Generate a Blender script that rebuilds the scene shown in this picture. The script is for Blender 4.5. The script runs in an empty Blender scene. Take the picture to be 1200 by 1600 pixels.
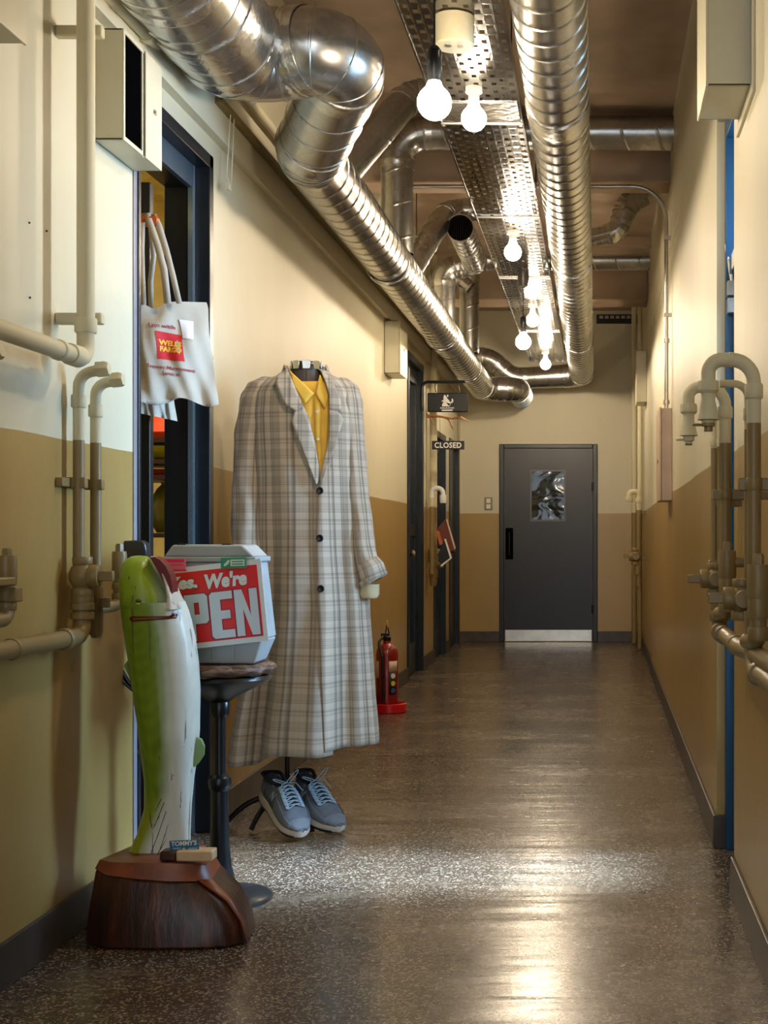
import bpy, math, random
from mathutils import Vector, Matrix
random.seed(7)
S = bpy.context.scene
COL = S.collection
# ------------------------------------------------------------------ camera
F, VX, VY, H = 2100.0, 932.0, 842.0, 1.094      # focal length in pixels, vanishing point, eye height
cam = bpy.data.cameras.new('camera'); co = bpy.data.objects.new('camera', cam); COL.objects.link(co)
co.location = (0, 0, H); co.rotation_euler = (math.pi / 2, 0, 0)
cam.sensor_fit = 'VERTICAL'; cam.sensor_height = 36; cam.sensor_width = 27
cam.lens = F * 36 / 1600; cam.shift_x = (600 - VX) / 1600; cam.shift_y = (VY - 800) / 1600
cam.clip_start = 0.05; S.camera = co
# ------------------------------------------------------------------ world, exposure
w = bpy.data.worlds.new('world'); S.world = w; w.use_nodes = True
w.node_tree.nodes['Background'].inputs[0].default_value = (0.78, 0.89, 1.0, 1)
w.node_tree.nodes['Background'].inputs[1].default_value = 2.8
S.view_settings.view_transform = 'Standard'; S.view_settings.look = 'None'
S.view_settings.exposure = 0.28; S.view_settings.gamma = 1; S.view_settings.use_curve_mapping = False
BULB = 270.0
# daylight that falls through the glazed side door on the right
def area(name, loc, rot, sx, sy, power, color, spread=180):
    l = bpy.data.lights.new(name, 'AREA'); l.shape = 'RECTANGLE'; l.size = sx; l.size_y = sy
    l.energy = power; l.color = color; l.spread = math.radians(spread)
    o = bpy.data.objects.new(name, l); COL.objects.link(o); o.location = loc; o.rotation_euler = rot
    return o
area('daylight_side_window', (1.30, 4.45, 1.55), (0, math.radians(78), math.radians(5)), 2.0, 0.62, 56, (0.42, 0.69, 1.0), 95)
area('daylight_side_window_low', (0.98, 4.46, 1.72), (0, math.radians(40), math.radians(3)), 1.15, 0.55, 42, (0.55, 0.75, 1.0), 22)
area('shop_room_lamp', (-2.3, 5.6, 2.9), (0, 0, 0), 0.6, 0.6, 20, (1.0, 0.86, 0.62))

# ------------------------------------------------------------------ helpers
def W(px, py, Y):
    "point at depth Y that projects to pixel px, py"
    return Vector(((px - VX) * Y / F, Y, H - (py - VY) * Y / F))
def lin(h):
    h = h.lstrip('#'); c = [int(h[i:i + 2], 16) / 255 for i in (0, 2, 4)]
    return tuple(((x / 12.92) if x <= .04045 else ((x + .055) / 1.055) ** 2.4) for x in c) + (1,)
class NT:
    def __init__(s, name):
        s.m = bpy.data.materials.new(name); s.m.use_nodes = True; s.t = s.m.node_tree
        s.b = s.t.nodes['Principled BSDF']; s.out = s.t.nodes['Material Output']
    def n(s, typ, ins=None, **kw):
        nd = s.t.nodes.new(typ)
        for k, v in kw.items(): setattr(nd, k, v)
        for k, v in (ins or {}).items():
            if isinstance(v, bpy.types.NodeSocket): s.t.links.new(v, nd.inputs[k])
            else: nd.inputs[k].default_value = v
        return nd
    def l(s, a, b): s.t.links.new(a, b)
    def math(s, op, a, b=0.0, c=0.0):
        nd = s.n('ShaderNodeMath', operation=op)
        for i, v in enumerate((a, b, c)):
            if isinstance(v, bpy.types.NodeSocket): s.l(v, nd.inputs[i])
            else: nd.inputs[i].default_value = v
        return nd.outputs[0]
    def mix(s, f, a, b, blend='MIX'):
        nd = s.n('ShaderNodeMix', data_type='RGBA', blend_type=blend)
        for k, v in ((0, f), (6, a), (7, b)):
            if isinstance(v, bpy.types.NodeSocket): s.l(v, nd.inputs[k])
            else: nd.inputs[k].default_value = v
        return nd.outputs[2]
    def ramp(s, f, stops, interp='LINEAR'):
        nd = s.n('ShaderNodeValToRGB'); nd.color_ramp.interpolation = interp
        e = nd.color_ramp.elements
        while len(e) < len(stops): e.new(0.5)
        for i, (p, c) in enumerate(stops):
            e[i].position = p; e[i].color = c if len(c) == 4 else tuple(c) + (1,)
        s.l(f, nd.inputs[0]); return nd.outputs[0]
    def pos(s): return s.n('ShaderNodeNewGeometry').outputs['Position']
    def noise(s, vec, scale, detail=4, rough=.5, dist=0):
        return s.n('ShaderNodeTexNoise', {'Vector': vec, 'Scale': scale, 'Detail': detail, 'Roughness': rough, 'Distortion': dist}).outputs['Fac']
    def scalev(s, vec, sc):
        return s.n('ShaderNodeMapping', {'Vector': vec, 'Scale': sc}).outputs[0]
    def bump(s, h, strength=.2, dist=.01):
        nd = s.n('ShaderNodeBump', {'Height': h, 'Strength': strength, 'Distance': dist})
        s.l(nd.outputs[0], s.b.inputs['Normal']); return nd
MATS = {}
def mat(name, col, rough=.5, metal=0.0, var=.08, vs=12, bump=0.0, bs=60, emis=None, coat=0.0, bd=.004):
    if name in MATS: return MATS[name]
    t = NT(name); c = lin(col) if isinstance(col, str) else col
    p = t.n('ShaderNodeTexCoord').outputs['Object']
    if var:
        f = t.noise(p, vs)
        d = tuple(x * (1 - var * 2) for x in c[:3]) + (1,); u = tuple(min(1, x * (1 + var)) for x in c[:3]) + (1,)
        t.l(t.ramp(f, [(.3, d), (.7, u)]), t.b.inputs['Base Color'])
    else: t.b.inputs['Base Color'].default_value = c
    t.b.inputs['Roughness'].default_value = rough; t.b.inputs['Metallic'].default_value = metal
    t.b.inputs['Coat Weight'].default_value = coat
    if bump: t.bump(t.noise(p, bs), bump, bd)
    if emis:
        t.b.inputs['Emission Color'].default_value = c; t.b.inputs['Emission Strength'].default_value = emis
    MATS[name] = t.m; return t.m
# ---- walls: cream paint above the dado line, ochre below
DADO = 1.365
def wall_mat(name, up, low, rough_low=.38):
    t = NT(name); P = t.pos(); z = t.n('ShaderNodeSeparateXYZ', {0: P}).outputs[2]
    wob = t.math('MULTIPLY', t.noise(P, 1.4), .02)
    f = t.math('GREATER_THAN', t.math('ADD', z, t.math('SUBTRACT', wob, .01)), DADO)
    big = t.noise(t.scalev(P, (1.0, 1.0, .4)), 1.6, 5)
    a = t.ramp(big, [(.3, tuple(x * .88 for x in lin(up)[:3])), (.7, lin(up))])
    b = t.ramp(big, [(.3, tuple(x * .80 for x in lin(low)[:3])), (.7, lin(low))])
    t.l(t.mix(f, b, a), t.b.inputs['Base Color'])
    t.l(t.math('ADD', t.math('MULTIPLY', f, .22), rough_low), t.b.inputs['Roughness'])
    fine = t.math('ADD', t.noise(P, 5, 3), t.math('MULTIPLY', t.noise(P, 90, 3), .12))
    t.bump(fine, .18, .02); return t.m
M_wall = wall_mat('wall_paint', '#d4cdb2', '#ad9054', .3)
M_pipe = wall_mat('pipe_paint', '#d4cbaa', '#8d784c', .42)
M_ceil = mat('ceiling_paint', '#b39d88', .8, var=.12, vs=2.5, bump=.15, bs=6)
# ---- floor: sealed concrete
def floor_mat():
    t = NT('sealed_concrete'); P = t.pos()
    big = t.noise(t.scalev(P, (1.1, 1.9, 1)), 1.3, 6, .6, .6)
    mid = t.noise(P, 22, 5, .6)
    gr = t.n('ShaderNodeTexVoronoi', {'Vector': P, 'Scale': 190.0}).outputs['Color']
    grv = t.n('ShaderNodeSeparateColor', {0: gr}).outputs[0]
    c = t.ramp(big, [(.25, lin('#31271e')), (.5, lin('#4a3c2f')), (.75, lin('#63523e'))])
    c = t.mix(t.math('MULTIPLY', mid, .5), c, lin('#43362b'))
    c = t.mix(t.math('MULTIPLY', t.math('GREATER_THAN', grv, .80), .42), c, lin('#c9baa4'))
    c = t.mix(t.math('MULTIPLY', t.math('LESS_THAN', grv, .16), .3), c, lin('#2a211b'))
    # hair cracks
    cr = t.n('ShaderNodeTexNoise', {'Vector': t.scalev(P, (.8, 2.2, 1)), 'Scale': 0.9, 'Detail': 9.0, 'Roughness': .55}).outputs['Fac']
    line = t.math('LESS_THAN', t.math('ABSOLUTE', t.math('SUBTRACT', cr, .5)), .0012)
    c = t.mix(t.math('MULTIPLY', line, .7), c, lin('#1c1510'))
    t.l(c, t.b.inputs['Base Color'])
    r = t.math('ADD', t.math('MULTIPLY', big, .24), .07); r = t.math('ADD', r, t.math('MULTIPLY', mid, .12))
    t.l(r, t.b.inputs['Roughness'])
    t.b.inputs['Specular IOR Level'].default_value = .75
    hgt = t.math('ADD', t.math('MULTIPLY', t.noise(t.scalev(P, (1.4, 11, 1)), 1.0, 4), 2.4), t.math('MULTIPLY', grv, .035))
    t.bump(hgt, .22, .012); return t.m
M_floor = floor_mat()
M_base = mat('baseboard_paint', '#463c34', .4, var=.2, vs=9, bump=.15, bs=20)
# ---- metals
def galv(name, col, rough, wav=.25, ws=7):
    t = NT(name); p = t.n('ShaderNodeTexCoord').outputs['Object']
    sp = t.n('ShaderNodeTexVoronoi', {'Vector': p, 'Scale': 60.0}).outputs['Color']
    sv = t.n('ShaderNodeSeparateColor', {0: sp}).outputs[0]
    big = t.noise(p, 3, 4)
    c = lin(col)
    cc = t.ramp(t.math('ADD', t.math('MULTIPLY', sv, .3), t.math('MULTIPLY', big, .7)), [(.25, tuple(x * .78 for x in c[:3])), (.75, c)])
    t.l(cc, t.b.inputs['Base Color']); t.b.inputs['Metallic'].default_value = .96
    t.l(t.math('ADD', t.math('MULTIPLY', big, .16), rough - .07), t.b.inputs['Roughness'])
    t.bump(t.noise(p, ws, 3), wav, .01); return t.m
M_duct = galv('galvanised_steel', '#c2c1bd', .25, .10, 6)
M_foil = galv('foil_tape', '#d6d5d2', .24, .35, 26)
M_tray = galv('perforated_zinc', '#93928f', .12, .05, 5)
M_steel = mat('brushed_steel', '#c9c5bd', .3, 1.0, var=.06, bump=.05)
M_chrome = mat('chrome', '#dedede', .1, 1.0, var=0)
M_navy = mat('navy_door_paint', '#121a23', .33, var=.12, vs=5, bump=.06, bs=14)
M_endd = mat('end_door_paint', '#111318', .36, var=.10, vs=4, bump=.06, bs=14)
M_blue = mat('blue_door_paint', '#114566', .4, var=.06)
M_dark = mat('near_black', '#121416', .45, var=.05)
M_void = mat('dark_opening', '#050506', .8, var=0)
M_void.node_tree.nodes['Principled BSDF'].inputs['Specular IOR Level'].default_value = 0.0
M_box = mat('cabinet_enamel', '#cfc9b0', .38, var=.05, vs=5)
M_iron = mat('black_iron', '#15171a', .28, var=.1, bump=.1, bs=30)
M_white = mat('white_plastic', '#e9e7e1', .4, var=.03)
M_tan = mat('conduit_box_paint', '#c9b29c', .4, var=.05)

LOC = {}
def thing(name, label, cat, loc, group=None, kind=None):
    o = bpy.data.objects.new(name, None); COL.objects.link(o); o.empty_display_size = .05
    o.location = loc; LOC[o.name] = Vector(loc)
    if kind: o['kind'] = kind
    if label: o['label'] = label
    if cat: o['category'] = cat
    if group: o['group'] = group
    return o
def tag(o, label, cat, group=None):
    o['label'] = label; o['category'] = cat
    if group: o['group'] = group
    return o
def struct(o): o['kind'] = 'structure'; return o
def frame_of(d):
    d = d.normalized(); a = Vector((0, 0, 1)) if abs(d.z) < .9 else Vector((0, 1, 0))
    u = d.cross(a).normalized(); return u, d.cross(u).normalized()
class MB:
    def __init__(s): s.v = []; s.f = []; s.uv = None; s.col = None
    def add(s, vs, fs, uv=None, col=None):
        b = len(s.v); s.v += [Vector(v) for v in vs]; s.f += [tuple(i + b for i in f) for f in fs]
        if uv is not None:
            if s.uv is None: s.uv = [(0, 0)] * b
            s.uv += uv
        elif s.uv is not None: s.uv += [(0, 0)] * len(vs)
        if col is not None:
            if s.col is None: s.col = [(1, 1, 1)] * b
            s.col += col
        elif s.col is not None: s.col += [(1, 1, 1)] * len(vs)
        return s
    def hexa(s, p): # 8 corners bottom 0-3, top 4-7
        return s.add(p, [(0, 3, 2, 1), (4, 5, 6, 7), (0, 1, 5, 4), (1, 2, 6, 5), (2, 3, 7, 6), (3, 0, 4, 7)])
    def box(s, x0, x1, y0, y1, z0, z1):
        x0, x1 = min(x0, x1), max(x0, x1); y0, y1 = min(y0, y1), max(y0, y1); z0, z1 = min(z0, z1), max(z0, z1)
        return s.hexa([(x0, y0, z0), (x1, y0, z0), (x1, y1, z0), (x0, y1, z0), (x0, y0, z1), (x1, y0, z1), (x1, y1, z1), (x0, y1, z1)])
    def obox(s, c, ax, ay, az):
        c = Vector(c); ax, ay, az = Vector(ax) / 2, Vector(ay) / 2, Vector(az) / 2
        return s.hexa([c - ax - ay - az, c + ax - ay - az, c + ax + ay - az, c - ax + ay - az, c - ax - ay + az, c + ax - ay + az, c + ax + ay + az, c - ax + ay + az])
    def loft(s, rings, cap=True, closed=True, uvs=None, cols=None):
        n = len(rings[0]); vs = [p for r in rings for p in r]; fs = []
        for i in range(len(rings) - 1):
            for j in range(n if closed else n - 1):
                k = (j + 1) % n; fs.append((i * n + j, i * n + k, (i + 1) * n + k, (i + 1) * n + j))
        if cap and closed:
            fs.append(tuple(range(n - 1, -1, -1))); m = (len(rings) - 1) * n; fs.append(tuple(range(m, m + n)))
        return s.add(vs, fs, uvs, cols)
    def tube(s, pts, r, n=14, cap=True):
        pts = [Vector(p) for p in pts]; rr = r if isinstance(r, (list, tuple)) else [r] * len(pts)
        rings = []; u = None
        for i, p in enumerate(pts):
            d = (pts[min(i + 1, len(pts) - 1)] - pts[max(i - 1, 0)]).normalized()
            if u is None: u, v = frame_of(d)
            else:
                u = (u - d * u.dot(d)).normalized(); v = d.cross(u).normalized()
            rings.append([p + (u * math.cos(2 * math.pi * j / n) + v * math.sin(2 * math.pi * j / n)) * rr[i] for j in range(n)])
        return s.loft(rings, cap)
    def lathe(s, prof, o, d=(0, 0, 1), n=20, cap=True):
        o = Vector(o); d = Vector(d).normalized(); u, v = frame_of(d)
        rings = [[o + d * h + (u * math.cos(2 * math.pi * j / n) + v * math.sin(2 * math.pi * j / n)) * max(r, 1e-4) for j in range(n)] for r, h in prof]
        return s.loft(rings, cap)
    def poly(s, pts, thick): # flat polygon extruded by vector thick
        n = len(pts); a = [Vector(p) for p in pts]; b = [p + Vector(thick) for p in a]
        return s.add(a + b, [tuple(range(n - 1, -1, -1)), tuple(range(n, 2 * n))] + [(i, (i + 1) % n, n + (i + 1) % n, n + i) for i in range(n)])
    def sphere(s, c, r, n=20, m=12, sc=(1, 1, 1)):
        c = Vector(c); rings = []
        for i in range(m + 1):
            a = math.pi * i / m; rr = max(math.sin(a), 1e-3) * r
            rings.append([c + Vector((rr * math.cos(2 * math.pi * j / n) * sc[0], rr * math.sin(2 * math.pi * j / n) * sc[1], -math.cos(a) * r * sc[2])) for j in range(n)])
        return s.loft(rings, True)
    def build(s, name, m, parent=None, smooth=40, bevel=0, solid=0, sub=0):
        if parent is not None:
            root = parent
            while root.parent: root = root.parent
            off = LOC[root.name]
        else:
            xs = [v.x for v in s.v]; ys = [v.y for v in s.v]; zs = [v.z for v in s.v]
            off = Vector(((min(xs) + max(xs)) / 2, (min(ys) + max(ys)) / 2, min(zs)))
        me = bpy.data.meshes.new(name); me.from_pydata([v - off for v in s.v], [], s.f)
        if s.uv:
            l = me.uv_layers.new(name='UVMap'); 
            for lp in me.loops: l.data[lp.index].uv = s.uv[lp.vertex_index]
        if s.col:
            a = me.color_attributes.new('paint', 'FLOAT_COLOR', 'POINT')
            for i, c in enumerate(s.col): a.data[i].color = (c[0], c[1], c[2], 1)
        me.materials.append(m); me.update()
        import bmesh
        bm = bmesh.new(); bm.from_mesh(me)
        bmesh.ops.recalc_face_normals(bm, faces=bm.faces); bm.to_mesh(me); bm.free()
        if smooth:
            for p in me.polygons: p.use_smooth = True
            me.set_sharp_from_angle(angle=math.radians(smooth))
        o = bpy.data.objects.new(name, me); COL.objects.link(o)
        if parent is not None: o.parent = parent
        else: o.location = off; LOC[o.name] = off
        if solid:
            md = o.modifiers.new('solid', 'SOLIDIFY'); md.thickness = solid; md.offset = 0
        if bevel:
            md = o.modifiers.new('bevel', 'BEVEL'); md.width = bevel; md.segments = 2; md.limit_method = 'ANGLE'
        if sub:
            md = o.modifiers.new('sub', 'SUBSURF'); md.levels = sub; md.render_levels = sub
        return o
def fillet(pts, R, seg=7):
    pts = [Vector(p) for p in pts]; out = [pts[0]]
    for i in range(1, len(pts) - 1):
        a, p, b = pts[i - 1], pts[i], pts[i + 1]; d1 = (a - p).normalized(); d2 = (b - p).normalized()
        ang = math.acos(max(-1, min(1, d1.dot(d2))))
        if ang > 3.05: out.append(p); continue
        rr = R[i - 1] if isinstance(R, (list, tuple)) else R
        d = min(rr / math.tan(ang / 2), (a - p).length * .499, (b - p).length * .499); rr = d * math.tan(ang / 2)
        c = p + (d1 + d2).normalized() * (rr / math.sin(ang / 2)); t0 = p + d1 * d - c; t1 = p + d2 * d - c
        tot = math.acos(max(-1, min(1, t0.normalized().dot(t1.normalized()))))
        for k in range(seg + 1):
            f = k / seg
            out.append(c + (t0 * math.sin((1 - f) * tot) + t1 * math.sin(f * tot)) / math.sin(tot))
    out.append(pts[-1]); return out
def spiral(mb, p0, p1, r, pitch=.137, rib=.0035, n=36, r1=None):
    p0, p1 = Vector(p0), Vector(p1); L = (p1 - p0).length; d = (p1 - p0) / L; u, v = frame_of(d); r1 = r1 or r
    turns = int(L / pitch) + 2; rings = []
    for k in range(-1, turns):
        for fr, b in ((0, 0), (.02, rib), (.05, rib), (.07, 0), (.09, 0), (.98, 0)):
            ring = []
            for j in range(n + 1):
                a = 2 * math.pi * j / n; ss = (k + fr + j / n) * pitch
                cl = max(0, min(L, ss)); rr = r + (r1 - r) * cl / L + (b if 0 < ss < L else 0)
                ring.append(p0 + d * cl + (u * math.cos(a) + v * math.sin(a)) * rr)
            rings.append(ring)
    vs = [p for R_ in rings for p in R_]; m = n + 1; fs = []
    for i in range(len(rings) - 1):
        for j in range(n):
            q = (i * m + j, i * m + j + 1, (i + 1) * m + j + 1, (i + 1) * m + j)
            if (vs[q[0]] - vs[q[3]]).length + (vs[q[1]] - vs[q[2]]).length > 1e-6: fs.append(q)
    return mb.add(vs, fs)
def text_part(txt, origin, ux, uy, w, h, m, parent, name='lettering', bold=0.0, shear=0.0, depth=.0008, spacing=1.0):
    "flat lettering: origin = lower-left corner, ux / uy unit vectors, w x h its size"
    c = bpy.data.curves.new('txt', 'FONT'); c.body = txt; c.size = 1; c.offset = bold; c.shear = shear; c.space_character = spacing
    c.resolution_u = 3
    o = bpy.data.objects.new('txt', c); me = bpy.data.meshes.new_from_object(o)
    xs = [v.co.x for v in me.vertices]; ys = [v.co.y for v in me.vertices]
    x0, x1, y0, y1 = min(xs), max(xs), min(ys), max(ys)
    ux, uy = Vector(ux).normalized(), Vector(uy).normalized(); nn = ux.cross(uy)
    root = parent
    while root.parent: root = root.parent
    mb = MB()
    vs = [Vector(origin) + ux * ((v.co.x - x0) / (x1 - x0) * w) + uy * ((v.co.y - y0) / (y1 - y0) * h) + nn * depth for v in me.vertices]
    mb.add(vs, [tuple(p.vertices) for p in me.polygons])
    bpy.data.objects.remove(o); bpy.data.curves.remove(c); bpy.data.meshes.remove(me)
    return mb.build(name, m, parent, smooth=0, solid=.0008)
Z3 = Vector((0, 0, 1)); X3 = Vector((1, 0, 0)); Y3 = Vector((0, 1, 0))

# ================================================================== THE SHELL
XL, XR, YE, ZC = -1.449, .426, 14.29, 3.52
struct(MB().box(-3.6, 1.8, -4, 15, -.15, 0).build('floor', M_floor))
struct(MB().box(-3.6, 1.8, -4, 15, ZC, ZC + .15).build('ceiling', M_ceil))
D1 = (4.226, 5.055, 2.53); D2 = (10.28, 11.2, 2.54); D3 = (11.95, 12.85, 2.08); D4 = (13.2, 14.12, 2.09)
wl = MB(); y = -4.0; TH = .16
for a, b, t in (D1, D2, D3, D4):
    wl.box(XL - TH, XL, y, a, 0, ZC); wl.box(XL - TH, XL, a, b, t, ZC); y = b
wl.box(XL - TH, XL, y, YE + .2, 0, ZC); struct(wl.build('wall_left', M_wall, smooth=0))
BX = XL + .035     # the upper band of the left wall stands a little proud
struct(MB().box(XL - .01, BX, -4, YE, 2.60, ZC).build('trim_1', M_wall, smooth=0))
struct(MB().box(XL - .16, .9, YE, YE + .2, 0, ZC).build('wall_end', M_wall, smooth=0))
XM = .452          # far end of the main right wall
def xr(y): return XR + (XM - XR) * (y - 4.76) / (11.04 - 4.76)
wr = MB()
wr.box(XR, XR + .14, -4, 4.16, 0, ZC); wr.box(XR, XR + .14, 4.16, 4.76, 2.57, ZC)
wr.hexa([(XR, 4.76, 0), (XR + .14, 4.76, 0), (XM + .12, 11.04, 0), (XM, 11.04, 0), (XR, 4.76, ZC), (XR + .14, 4.76, ZC), (XM + .12, 11.04, ZC), (XM, 11.04, ZC)])
wr.box(.465, .60, 11.04, YE, 0, ZC)
struct(wr.build('wall_right', M_wall, smooth=0))
ur = MB()          # upper band of the right wall
ur.hexa([(XR - .012, -4, 2.80), (XR + .01, -4, 2.80), (XM + .01, 11.04, 2.80), (XM - .012, 11.04, 2.80), (XR - .012, -4, ZC), (XR + .01, -4, ZC), (XM + .01, 11.04, ZC), (XM - .012, 11.04, ZC)])
struct(ur.build('trim_2', M_wall, smooth=0))
struct(MB().box(XL, .45, 7.90, 8.16, 3.19, ZC).build('trim_3', M_ceil, bevel=.01))
struct(MB().box(XL, .465, 12.10, 12.52, 3.25, ZC).build('trim_4', M_ceil, bevel=.01))
struct(MB().box(-1.2, .46, 10.75, 10.86, 3.44, ZC).build('trim_5', M_ceil, bevel=.006))
# side passage behind the glazed right door, with the window the daylight comes from
pas = MB(); pas.box(XR + .14, 1.5, 4.02, 4.10, 0, ZC); pas.box(XR + .14, 1.5, 4.80, 4.88, 0, ZC); pas.box(1.42, 1.5, 4.1, 4.8, 0, ZC)
struct(pas.build('wall_passage', M_wall, smooth=0))
wn = thing('window_1', None, None, (1.41, 4.45, .3), kind='structure')
fr = MB()
for a in ((4.12, 4.16), (4.74, 4.78)): fr.box(1.36, 1.415, a[0], a[1], .25, 2.45)
fr.box(1.36, 1.415, 4.16, 4.74, .25, .30); fr.box(1.36, 1.415, 4.16, 4.74, 2.40, 2.45); fr.build('window_frame', M_blue, wn)
MB().box(1.395, 1.405, 4.16, 4.74, .30, 2.40).build('pane', mat('daylit_frosted_glass', '#cfe4ff', .5, var=0, emis=1.2), wn)
# baseboards
def baseboard(name, quads):
    m = MB()
    for (x0, y0, x1, y1, s) in quads:   # s = which side the board sticks out
        m.hexa([(x0, y0, 0), (x0 + s, y0, 0), (x1 + s, y1, 0), (x1, y1, 0), (x0, y0, .112), (x0 + s * .85, y0, .112), (x1 + s * .85, y1, .112), (x1, y1, .112)])
    return struct(m.build(name, M_base, smooth=0, bevel=.003))
baseboard('baseboard_left', [(XL, -4, XL, 4.22, .014), (XL, 5.06, XL, 10.27, .014), (XL, 11.21, XL, 11.94, .014), (XL, 12.86, XL, 13.19, .014)])
baseboard('baseboard_right', [(XR, -4, XR, 4.16, -.014), (XR, 4.76, XM, 11.04, -.014), (.465, 11.04, .465, YE, -.014)])
MBb = MB(); MBb.box(XL, -.985, YE - .014, YE, 0, .112); MBb.box(.012, .465, YE - .014, YE, 0, .112)
MBb.box(XR - .01, XR + .04, 4.745, 4.765, 0, .118)
struct(MBb.build('baseboard_end', M_base, smooth=0, bevel=.003))

# ================================================================== DOORS
# ---- the shop door, standing open (left, near)
d1 = thing('door_1', None, None, (XL, 4.64, 0), kind='structure')
z0, z1, zt = D1[0] + .002, D1[1] - .002, D1[2] - .002
m = MB(); m.box(XL - .045, XL + .010, z1 - .05, z1, 0, zt); m.box(XL - .045, XL + .010, z0, z0 + .022, 0, zt); m.box(XL - .045, XL + .010, z0, z1, zt - .05, zt)
m.build('door_frame', M_navy, d1, bevel=.003)
m = MB(); m.box(XL - .152, XL - .048, z1 - .075, z1, 0, zt); m.box(XL - .152, XL - .048, z0, z1, zt - .13, zt); m.build('inner_frame', M_dark, d1, bevel=.002)
m = MB(); m.box(XL - .062, XL - .044, z1 - .083, z1 - .051, 0, zt - .05); m.build('frame_strip', mat('pale_metal_strip', '#a9c3d6', .25, .8, var=0), d1)
m = MB(); m.box(XL - .062, XL - .044, z0 + .02, z1 - .08, zt - .135, zt - .05); m.build('header_strip', mat('slate_strip', '#3c4b5a', .4), d1)
m = MB(); m.box(-2.15, -1.522, 4.58, 4.62, .01, 2.31)
leaf = m.build('door_leaf', M_navy, d1, bevel=.003)
m = MB(); m.box(XL - .01, XL + .004, z0 - .03, z0 + .004, 0, zt + .01); m.build('edge_trim', mat('grey_edge', '#8a8790', .4), d1)
# shop room behind it
rm = MB(); M_yel = mat('yellow_shop_wall', '#e8d694', .7)
rm.box(-3.6, -3.5, 4, 8, 0, ZC); rm.box(-3.5, XL - TH, 7.4, 7.5, 0, ZC); rm.box(-3.5, XL - TH, 3.9, 4.0, 0, ZC)
rm.box(XL - TH - .02, XL - TH - .001, 5.1, 7.4, 0, ZC); rm.box(-3.5, XL - TH - .02, 4.0, 7.4, 2.95, 3.0)
struct(rm.build('wall_shop', M_yel, smooth=0))
sh = thing('shop_shelf', 'dark wooden shelf seen through the gap of the open shop door', 'shelf', (-1.95, 6.2, 0))
MBs = MB(); MBs.box(-2.4, -2.37, 6.0, 6.4, 0, 1.95); MBs.box(-1.67, -1.64, 6.0, 6.4, 0, 1.95); MBs.build('side_panel', mat('dark_shelf_wood', '#3a2417', .5, bump=.2), sh)
for zz in (.25, .62, 1.12, 1.38, 1.45, 1.545): MB().box(-2.37, -1.67, 6.0, 6.4, zz - .02, zz).build('shelf_board', MATS['dark_shelf_wood'], sh)
m = MB(); m.lathe([(.10, 0), (.12, .03), (.03, .16), (.012, .2)], (-1.95, 6.15, 1.546), n=18)
tag(m.build('folded_hat', mat('orange_cloth', '#f0501c', .7)), 'bright orange pointed cloth hat on the shop shelf', 'hat')
m = MB(); m.lathe([(.05, 0), (.09, .015), (.13, .06), (.12, .06), (.07, .02)], (-1.95, 6.15, 1.451), n=24)
tag(m.build('yellow_bowl', mat('lime_yellow_glaze', '#c8c62e', .3)), 'lime yellow bowl on the shop shelf under the orange hat', 'bowl')
m = MB(); m.box(-2.1, -1.8, 6.05, 6.3, 1.382, 1.41); tag(m.build('folded_cloth', mat('red_cloth', '#a3231f', .8), bevel=.01), 'folded red cloth on the shop shelf below the yellow bowl', 'cloth')
m = MB(); m.lathe([(.05, 0), (.08, .05), (.09, .13), (.05, .2), (.03, .22), (.035, .23)], (-1.96, 6.15, 1.122), n=24)
tag(m.build('glass_jar', mat('olive_glass', '#6b6a2a', .08)), 'olive green glass jar on the lower shop shelf', 'jar')
# ---- dark doors further along the left wall
def wall_door(name, D, glazed, ajar=0):
    o = thing(name, None, None, (XL, (D[0] + D[1]) / 2, 0), kind='structure'); a, b, t = D[0] + .003, D[1] - .003, D[2] - .003
    m = MB(); m.box(XL - .10, XL + .012, a, a + .06, 0, t); m.box(XL - .10, XL + .012, b - .06, b, 0, t); m.box(XL - .10, XL + .012, a + .06, b - .06, t - .06, t)
    m.build('door_frame', M_navy, o, bevel=.003)
    if glazed:
        m = MB(); x0, x1 = XL - .075, XL - .035
        m.box(x0, x1, a + .06, a + .16, .01, t - .06); m.box(x0, x1, b - .16, b - .06, .01, t - .06)
        m.box(x0, x1, a + .16, b - .16, .01, .25); m.box(x0, x1, a + .16, b - .16, t - .18, t - .06); m.box(x0, x1, a + .16, b - .16, t * .44, t * .44 + .09)
        m.build('door_leaf', M_navy, o, bevel=.002)
        MB().box(XL - .058, XL - .052, a + .16, b - .16, .25, t - .18).build('pane', mat('dark_door_glass', '#0b1016', .06, var=0), o)
    else:
        MB().box(XL - .075, XL - .035, a + .06, b - .06, .01, t - .06).build('door_leaf', M_navy, o, bevel=.002)
    m = MB(); m.lathe([(.012, 0), (.012, .035), (.026, .05), (.028, .07), (.015, .082)], (XL - .035, a + .11, .98), (1, 0, 0)); m.build('door_knob', M_steel, o)
    return o
wall_door('door_2', D2, True); wall_door('door_3', D3, True); wall_door('door_4', D4, False)
# dark rooms behind
struct(MB().box(XL - .18, XL - .161, 10.2, 14.25, 0, 2.7).build('wall_dark_rooms', M_dark))
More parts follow.
